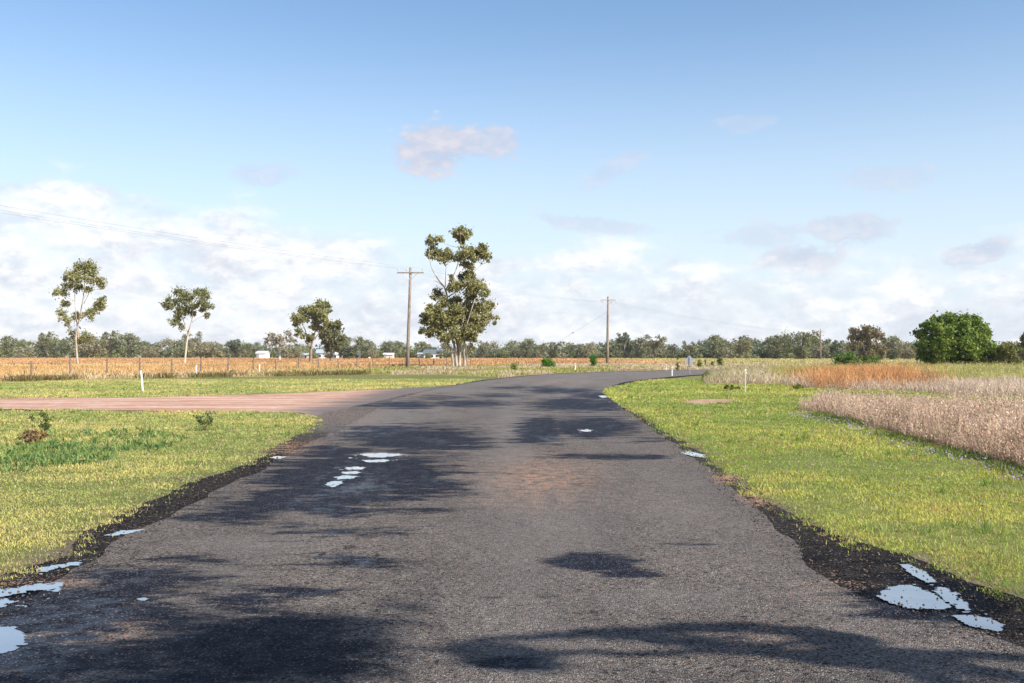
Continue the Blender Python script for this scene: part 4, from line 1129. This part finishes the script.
# brown dead weed on the left verge
g = np.random.default_rng(5)
bx, by_ = gnd(31, 446)
root = thing('dry_weed', 'brown dried weed clump standing in the green weeds on the left verge', 'weed', (bx, by_, float(zh(np.array([bx]), np.array([by_]))[0])))
mb = MB()
for k in range(26):
    a = g.uniform(0, 6.28); h = g.uniform(.12, .34); r = g.uniform(.02, .2)
    mb.tube(bez((0, 0, 0), (r * .3 * math.cos(a), r * .3 * math.sin(a), h * .6), (r * math.cos(a), r * math.sin(a), h), 4), [.006, .005, .004, .002], 4)
mb.build('stems', M['bark_brown'], root, True)
V, C = leaf_quads([((0, 0, .13), .14), ((-.08, 0, .2), .1), ((.1, .05, .17), .12)], 420, .06, (.16, .09, .04), (.46, .32, .13), r_=g)
link('foliage', leaf_mesh('foliage', V, C), root)
for (px, py, lab) in [(45, 440, 'wiry green weed right behind the brown dried clump'), (205, 432, 'tall thin weed at the right end of the left verge')]:
    bx, by_ = gnd(px, py)
    root = thing('tall_weed', lab, 'weed', (bx, by_, 0))
    mb = MB(); cl = []
    for k in range(7):
        a = g.uniform(0, 6.28); h = g.uniform(.3, .5); r = g.uniform(.05, .28)
        mb.tube(bez((0, 0, 0), (r * .2 * math.cos(a), r * .2 * math.sin(a), h * .6), (r * math.cos(a), r * math.sin(a), h), 5), [.006, .005, .004, .003, .002], 4)
        cl += [((r * .9 * math.cos(a), r * .9 * math.sin(a), h * .95), .05), ((r * .5 * math.cos(a), r * .5 * math.sin(a), h * .6), .06)]
    mb.build('stems', M['bark_brown'], root, True)
    V, C = leaf_quads(cl, 260, .05, (.06, .11, .02), (.16, .20, .05), r_=g)
    link('foliage', leaf_mesh('foliage', V, C), root)

# ------------------------------------------------------------------ fence
fence = thing('wire_fence', 'wire paddock fence on weathered timber posts running back beside the dry grass', 'fence', (-31.9, 66, 0))
tops = []
pm = []
for v in range(4):
    mb = MB(); g = np.random.default_rng(50 + v)
    l = g.uniform(-.06, .06)
    mb.tube([(0, 0, -.2), (l * .4, 0, .6), (l, 0, 1.15 + .07 * v)], [.07, .06, .055], 8)
    pm.append((mb.mesh('post', M['post'], False), l))
wpts = []
for k in range(-6, 21):
    x = -31.9 + 1.34 * k; y = 66 + 2.93 * k
    if k > 26: x = -31.9 + 1.34 * 26 + (k - 26) * 4.6; y = 66 + 2.93 * 26 + (k - 26) * 2.1
    me, l = pm[random.randrange(4)]
    o = link('post', me, fence); o.location = (x + 31.9 + random.uniform(-.05, .05), y - 66, 0); o.rotation_euler = (0, 0, random.uniform(0, 6.28))
    wpts.append((x + 31.9, y - 66))
for h in (.35, .6, .85, 1.08):
    mb = MB(); mb.tube([(x, y - .075, h + random.uniform(-.015, .015)) for x, y in wpts], .004, 4)
    mb.build('wire', M['fwire'], fence)

# ------------------------------------------------------------------ roadside posts and sign
def guide_post(label, px, base_y, top_y, lean=0.0, refl=True, group='white guide posts'):
    x, y = gnd(px, base_y); h = (base_y - top_y) / F * y
    r = thing('guide_post', label, 'guide post', (x, y, 0), 0, group)
    r.rotation_euler = (0, lean, math.atan2(-x, y) * .5)
    mb = MB(); w = .032 if y < 50 else .04; t_ = .022
    prof = [(-w, -t_), (w, -t_), (w, t_), (-w, t_)]
    vs = [(a, b, -.1) for a, b in prof] + [(a, b, h - .05) for a, b in prof] + [(a * .75, b, h) for a, b in prof]
    mb.add(vs, [(3, 2, 1, 0)] + [(i, (i + 1) % 4, 4 + (i + 1) % 4, 4 + i) for i in range(4)] + [(4 + i, 4 + (i + 1) % 4, 8 + (i + 1) % 4, 8 + i) for i in range(4)] + [(8, 9, 10, 11)])
    mb.build('post', M['white'], r)
    if refl:
        mb = MB(); mb.box((0, -t_ - .004, h - .16), (.05, .006, .09)); mb.build('reflector', M['reflector'], r)
    return r
guide_post('leaning white post on the mown strip in front of the wire fence', 143, 391.7, 370.3, -.09, False)
guide_post('middle of three white posts left of the bare tree, upright in dry fence grass', 196.5, 377.3, 365, 0, False)
guide_post('white post near the fence midway between the white-trunked gum and the bare tree', 259.6, 375.6, 364, 0, False)
guide_post('white guide post on the outside of the bend', 575.4, 371.9, 363, 0, True)
guide_post('farther and shorter of the twin white guide posts left of the diamond sign', 666.4, 370.2, 364.5, 0, True)
guide_post('nearer taller of the twin white guide posts left of the diamond sign', 672.2, 376, 366.8, 0, True)
# pale metal stake and grey stake
x, y = gnd(745.5, 393)
r = thing('metal_stake', 'thin pale metal stake standing at the front of the tan grass on the right', 'stake', (x, y, 0))
mb = MB(); mb.box((0, 0, .47), (.045, .008, 1.0)); mb.box((0, .018, .47), (.008, .03, 1.0)); mb.build('post', M['insul'], r)
mb = MB(); mb.box((0, -.007, .93), (.05, .006, .06)); mb.build('cap', M['white'], r)
x, y = gnd(517, 371.5)
r = thing('marker_stake', 'short weathered grey stake with box top beside the yellow-green weed clump', 'stake', (x, y, 0))
mb = MB(); mb.box((0, 0, .35), (.07, .05, .72)); mb.build('post', M['insul'], r)
mb = MB(); mb.box((.12, 0, .82), (.16, .12, .20)); mb.build('box', M['post'], r)
# diamond sign seen from behind
x, y = gnd(689.7, 374)
r = thing('road_sign', 'diamond road sign seen from behind on a single steel post inside the bend', 'sign', (x, y, 0))
mb = MB(); mb.tube([(0, 0, -.1), (0, 0, 1.42)], .032, 10); mb.build('post', M['galv'], r)
mb = MB(); h = .42; cz = 1.10; rr_ = .05; pts = []
for k in range(4):
    a0 = math.pi / 2 * k + math.pi / 2
    cx_, cz_ = (h - rr_ * 1.4) * math.cos(a0), (h - rr_ * 1.4) * math.sin(a0)
    for j in range(5):
        a = a0 - math.pi / 4 + math.pi / 2 * j / 4; pts.append((cx_ + rr_ * math.cos(a), cz_ + rr_ * math.sin(a)))
n = len(pts)
mb.add([(a, .045, cz + b) for a, b in pts] + [(a, .050, cz + b) for a, b in pts], [tuple(range(n)), tuple(reversed(range(n, 2 * n)))] + [(i, n + i, n + (i + 1) % n, (i + 1) % n) for i in range(n)])
mb.build('sign_plate', M['galv'], r)
for dz_ in (.12, -.12):
    mb = MB(); mb.box((0, .039, cz + dz_), (.34, .012, .03)); mb.build('bracket', M['galv'], r)

# ------------------------------------------------------------------ power poles and wires
def power_pole(label, px, top_y, d, arm_w, lean, arm_rz, kind, r0=.17):
    p = at(px, top_y, d); H = p.z
    root = thing('power_pole', label, 'power pole', (p.x, d, 0), 0, 'power poles')
    mb = MB(); mb.tube([(-lean, 0, -.3), (-lean * .7, 0, H * .3), (-lean * .25, 0, H * .7), (0, 0, H)], [r0 * 1.15, r0, r0 * .85, r0 * .72], 12)
    mb.build('pole', M['timber'], root, True)
    arm = MB(); arm.box((0, -.15, H - .55), (arm_w, .10, .13), 0); a = arm.build('crossarm', M['galv'] if kind else M['timber'], root)
    br = MB()
    for s_ in (-1, 1): br.tube([(s_ * .75, -.16, H - .58), (s_ * .04, -.15, H - 1.25)], .022, 5)
    br.build('brace', M['galv'], root)
    ends = []
    offs = (-arm_w / 2 + .12, .0 if kind else -arm_w * .14, arm_w / 2 - .12) if not kind else (-arm_w / 2 + .1, arm_w * .17, arm_w / 2 - .1)
    for ox in offs:
        ib = MB()
        if not kind:
            ib.tube([(ox, -.15, H - .47), (ox, -.15, H - .34), (ox, -.15, H - .32), (ox, -.15, H - .24), (ox, -.15, H - .18), (ox, -.15, H - .12)], [.02, .02, .06, .055, .07, .035], 8); ends.append((ox, H - .13))
        else:
            ib.tube([(ox, -.15, H - .62), (ox + .1, -.15, H - .80), (ox + .2, -.2, H - .95), (ox + .34, -.25, H - 1.02)], [.03, .06, .07, .05], 8); ends.append((ox + .1, H - .85))
        ib.build('insulator', M['insul'], root)
    return root, [Vector((p.x + ox, d - .15, z)) for ox, z in ends]
P1, e1 = power_pole('nearest tall timber power pole left of the tallest gum', 410.5, 267.5, 102, 2.75, .32, 0, 0, .17)
P2, e2 = power_pole('second power pole, with hanging insulators, right of the bend guide post', 608, 296.5, 154, 2.3, .12, 0, 1, .20)
P3, e3 = power_pole('thin far power pole rising from the trees behind the orange grass', 820.5, 329, 262, 2.2, 0, 0, 1, .17)
p0 = [Vector((-42.0 + ox, 29, 10.6)) for ox in (-1.25, -.35, 1.25)]
P0 = thing('power_pole', 'timber power pole out of view at the left carrying the wires', 'power pole', (-42, 29.15, 0), 0, 'power poles')
mb = MB(); mb.tube([(0, 0, -.3), (0, 0, 10.9)], [.19, .13], 12); mb.build('pole', M['timber'], P0, True)
mb = MB(); mb.box((0, -.16, 10.35), (2.75, .1, .13)); mb.build('crossarm', M['timber'], P0)
def wire(a, b, sag, label, rad=.0065, n=24):
    mb = MB(); pts = []
    for i in range(n + 1):
        t_ = i / n; p = a.lerp(b, t_); p.z -= sag * 4 * t_ * (1 - t_); pts.append(p)
    mb.tube(pts, rad, 5)
    o = mb.build('power_line', M['wire'], None, True); tag(o, label, 'wire', 'overhead power lines')
for k, w in enumerate(('left', 'middle', 'right')):
    wire(p0[k], e1[k], .55, 'overhead line leaving the %s insulator of the nearest pole towards the upper left' % w)
    wire(e1[k], e2[k], .7, 'overhead line from the %s insulator of the nearest pole to the second pole' % w)
    wire(e2[k], e3[k], 1.0, 'overhead line from the %s insulator of the second pole to the thin far pole' % w)
# stay wire of the second pole
a = at(606.8, 312, 154); b = Vector((a.x - 13, 170, 0.0))
mb = MB(); mb.tube([a, b], .012, 5); o = mb.build('stay_wire', M['wire']); tag(o, 'slanting stay wire running down left from the second power pole', 'wire')
c_ = a.lerp(b, .36); d_ = a.lerp(b, .385)
mb = MB(); mb.tube([c_, d_], .07, 8); i_ = mb.build('stay_insulator', M['insul'], o)
# thin grey post near the big round tree
p = at(917.3, 350, 150)
mb = MB(); mb.tube([(0, 0, -.2), (0, 0, p.z)], [.13, .11], 8); o = mb.build('timber_post', M['post']); o.location = (p.x, 150, 0); tag(o, 'plain grey timber post just left of the big round tree', 'post')

# ------------------------------------------------------------------ far cottages among the trees
def cottage(label, px, base_d, w, h, roof, wall, dep=6, rz=0.0, rh=1.6, wins=2):
    x = (px - 512) / F * base_d; h *= .82; rh *= .8; w *= .92
    r = thing('farm_cottage' if wins else 'farm_shed', label, 'house' if wins else 'shed', (x, base_d, 0), rz, 'farm buildings')
    mb = MB(); mb.box((0, dep / 2, h / 2), (w, dep, h)); 
    mb.add([(-w / 2, 0.001, h), (-w / 2, dep - .001, h), (-w / 2, dep / 2, h + rh - .1), (w / 2, .001, h), (w / 2, dep - .001, h), (w / 2, dep / 2, h + rh - .1)], [(0, 2, 1), (3, 4, 5)])
    mb.build('wall', M[wall], r)
    mb = MB(); e = .35; t_ = .08
    A = [(-w / 2 - e, -e, h - .05), (w / 2 + e, -e, h - .05), (w / 2 + e, dep / 2, h + rh), (-w / 2 - e, dep / 2, h + rh), (-w / 2 - e, dep + e, h - .05), (w / 2 + e, dep + e, h - .05)]
    vs = A + [(a, b, c + t_) for a, b, c in A]
    mb.add(vs, [(3, 2, 1, 0), (2, 3, 4, 5), (6, 7, 8, 9), (9, 8, 11, 10), (0, 1, 7, 6), (5, 4, 10, 11), (0, 6, 9, 3), (3, 9, 10, 4), (1, 2, 8, 7), (2, 5, 11, 8)])
    mb.build('roof', M[roof], r)
    for i in range(wins):
        wx = (i + .5) / wins * w - w / 2 + w * .08
        mb = MB(); mb.box((wx, -.02, h * .55), (.95, .05, 1.0)); f_ = mb.build('window', M['white'], r)
        mb = MB(); mb.box((wx, -.055, h * .55), (.8, .03, .85)); mb.build('pane', M['glass'], f_)
    dmb = MB(); dmb.box((-w * .35, -.03, 1.02), (.9, .06, 2.0)); dmb.build('door', M['roofd'] if wins else M['galv'], r)
    return r
cottage('plain white shed at the left end of the far farm buildings', 261, 372, 3.8, 2.7, 'wallw', 'wallw', rh=1.0, wins=0)
cottage('small pale cottage with blue-grey roof right of the bare tree', 305, 352, 2.6, 1.9, 'roofm', 'wallc', rh=.8, wins=1, dep=4)
cottage('white gabled cottage framed between the two paddock gums', 322, 345, 4.6, 2.7, 'roofm', 'wallw', rh=1.6)
cottage('low white cottage right of the smaller bushy gum', 337, 352, 4.0, 2.2, 'wallw', 'wallw', rh=.9, wins=2)
cottage('white cottage left of the small yellow-green tree', 361, 352, 5.6, 2.3, 'roofm', 'wallw', rh=1.1, wins=3)
cottage('small cream shed right of the small yellow-green tree', 388, 372, 3.6, 2.1, 'wallw', 'wallc', rh=.7, wins=0)
cottage('dark-roofed low white house between the front power pole and the tallest gum', 433, 350, 7.0, 2.6, 'roofd', 'wallw', rh=1.6, wins=4)
cottage('tiny cream shed just right of the front power pole', 421, 356, 2.6, 2.3, 'roofm', 'wallc', rh=.6, wins=0)

# ------------------------------------------------------------------ gum beside the viewer: its limbs and leaf clumps throw the shade on the seal
def shade_tree():
    k = 1 / math.tan(SUN_EL)
    def up(px, py, h):
        gx_, gy_ = gnd(px, py)
        return Vector((gx_ + SUN_H.x * k * h, gy_ + SUN_H.y * k * h, h))
    B = up(955, 668, 5.0)
    bx, by_ = B.x, B.y
    root = thing('gum_tree', 'large gum on the right verge beside the viewer whose shade falls across the road', 'tree', (bx, by_, 0))
    o = Vector((bx, by_, 0))
    T = [Vector((.25, -.15, -.2)), Vector((.1, -.05, 2)), Vector((0, 0, 4.6)), up(905, 660, 5.2) - o, up(858, 648, 5.6) - o]
    mb = MB()
    mb.tube(T, [.22, .15, .10, .085, .08], 12)
    limbs = [([(855, 643), (810, 634), (760, 630), (700, 629), (640, 632), (580, 636), (520, 639), (475, 641)], 5.6, 7.4, .125, .035),
             ([(860, 652), (840, 661), (800, 658), (750, 651), (690, 644), (625, 639)], 5.5, 6.6, .14, .05),
             ([(850, 640), (660, 655), (520, 655), (400, 650), (300, 640), (220, 640)], 5.6, 9.0, .045, .02),
             ([(900, 655), (960, 700), (1000, 760)], 5.25, 7.5, .09, .03), ([(900, 655), (1050, 660), (1200, 640)], 5.25, 7.5, .09, .03)]
    for pts, h0, h1, r0, r1 in limbs:
        n = len(pts); P = [up(px, py, h0 + (h1 - h0) * i / (n - 1)) - o for i, (px, py) in enumerate(pts)]
        Q = []
        for i in range(n - 1):
            for j in range(4): Q.append(P[i].lerp(P[i + 1], j / 4))
        Q.append(P[-1]); m = len(Q)
        for i in range(1, m - 1): Q[i] = Q[i] + Vector((random.uniform(-.03, .03), random.uniform(-.03, .03), 0))
        mb.tube(Q, [r0 + (r1 - r0) * i / (m - 1) for i in range(m)], 8)
    mb.build('trunk', M['bark_pale'], root, True)
    cl = []
    for px, py, h, r in [(745, 650, 6.2, .10), (705, 647, 6.4, .10), (662, 642, 6.5, .07), (855, 652, 5.6, .10), (858, 662, 5.6, .09), (505, 660, 7.6, .17), (530, 664, 7.5, .10), (600, 638, 6.8, .05), (700, 630, 6.3, .05),
                         (250, 640, 8.8, .42), (300, 632, 8.6, .36), (340, 625, 8.5, .26), (210, 655, 9.0, .42), (280, 660, 8.8, .40), (330, 650, 8.6, .30), (390, 622, 8.5, .16), (180, 680, 9.0, .4), (400, 606, 8.8, .14), (230, 690, 9, .5), (120, 700, 9.2, .6),
                         (1080, 800, 7.6, .5), (900, 800, 7.8, .8), (1200, 640, 7.6, .8), (1150, 720, 7.2, .7), (700, 850, 8.5, .8), (500, 900, 9, .9), (1500, 640, 7.5, .9)]:
        cl.append((up(px, py, h) - o, r))
    bm_ = MB()
    allp = T[2:]
    for c, r in cl:
        a = T[4]; bm_.tube(bez(a, (a + c) / 2 + Vector((0, 0, .4)), c, 6), [.03, .025, .02, .015, .012, .008], 5)
    V, C = leaf_quads(cl[:9], 5000, .10, O_D, O_L, r_=np.random.default_rng(4), flat=.9, aspect=.3)
    V2, C2 = leaf_quads(cl[9:], 16000, .11, O_D, O_L, r_=np.random.default_rng(2), flat=.9, aspect=.3)
    V = np.concatenate([V, V2]); C = np.concatenate([C, C2])
    link('crown', leaf_mesh('crown', V, C), root)
shade_tree()
print('faces', sum(len(o.data.polygons) for o in scene.objects if o.type == 'MESH'))
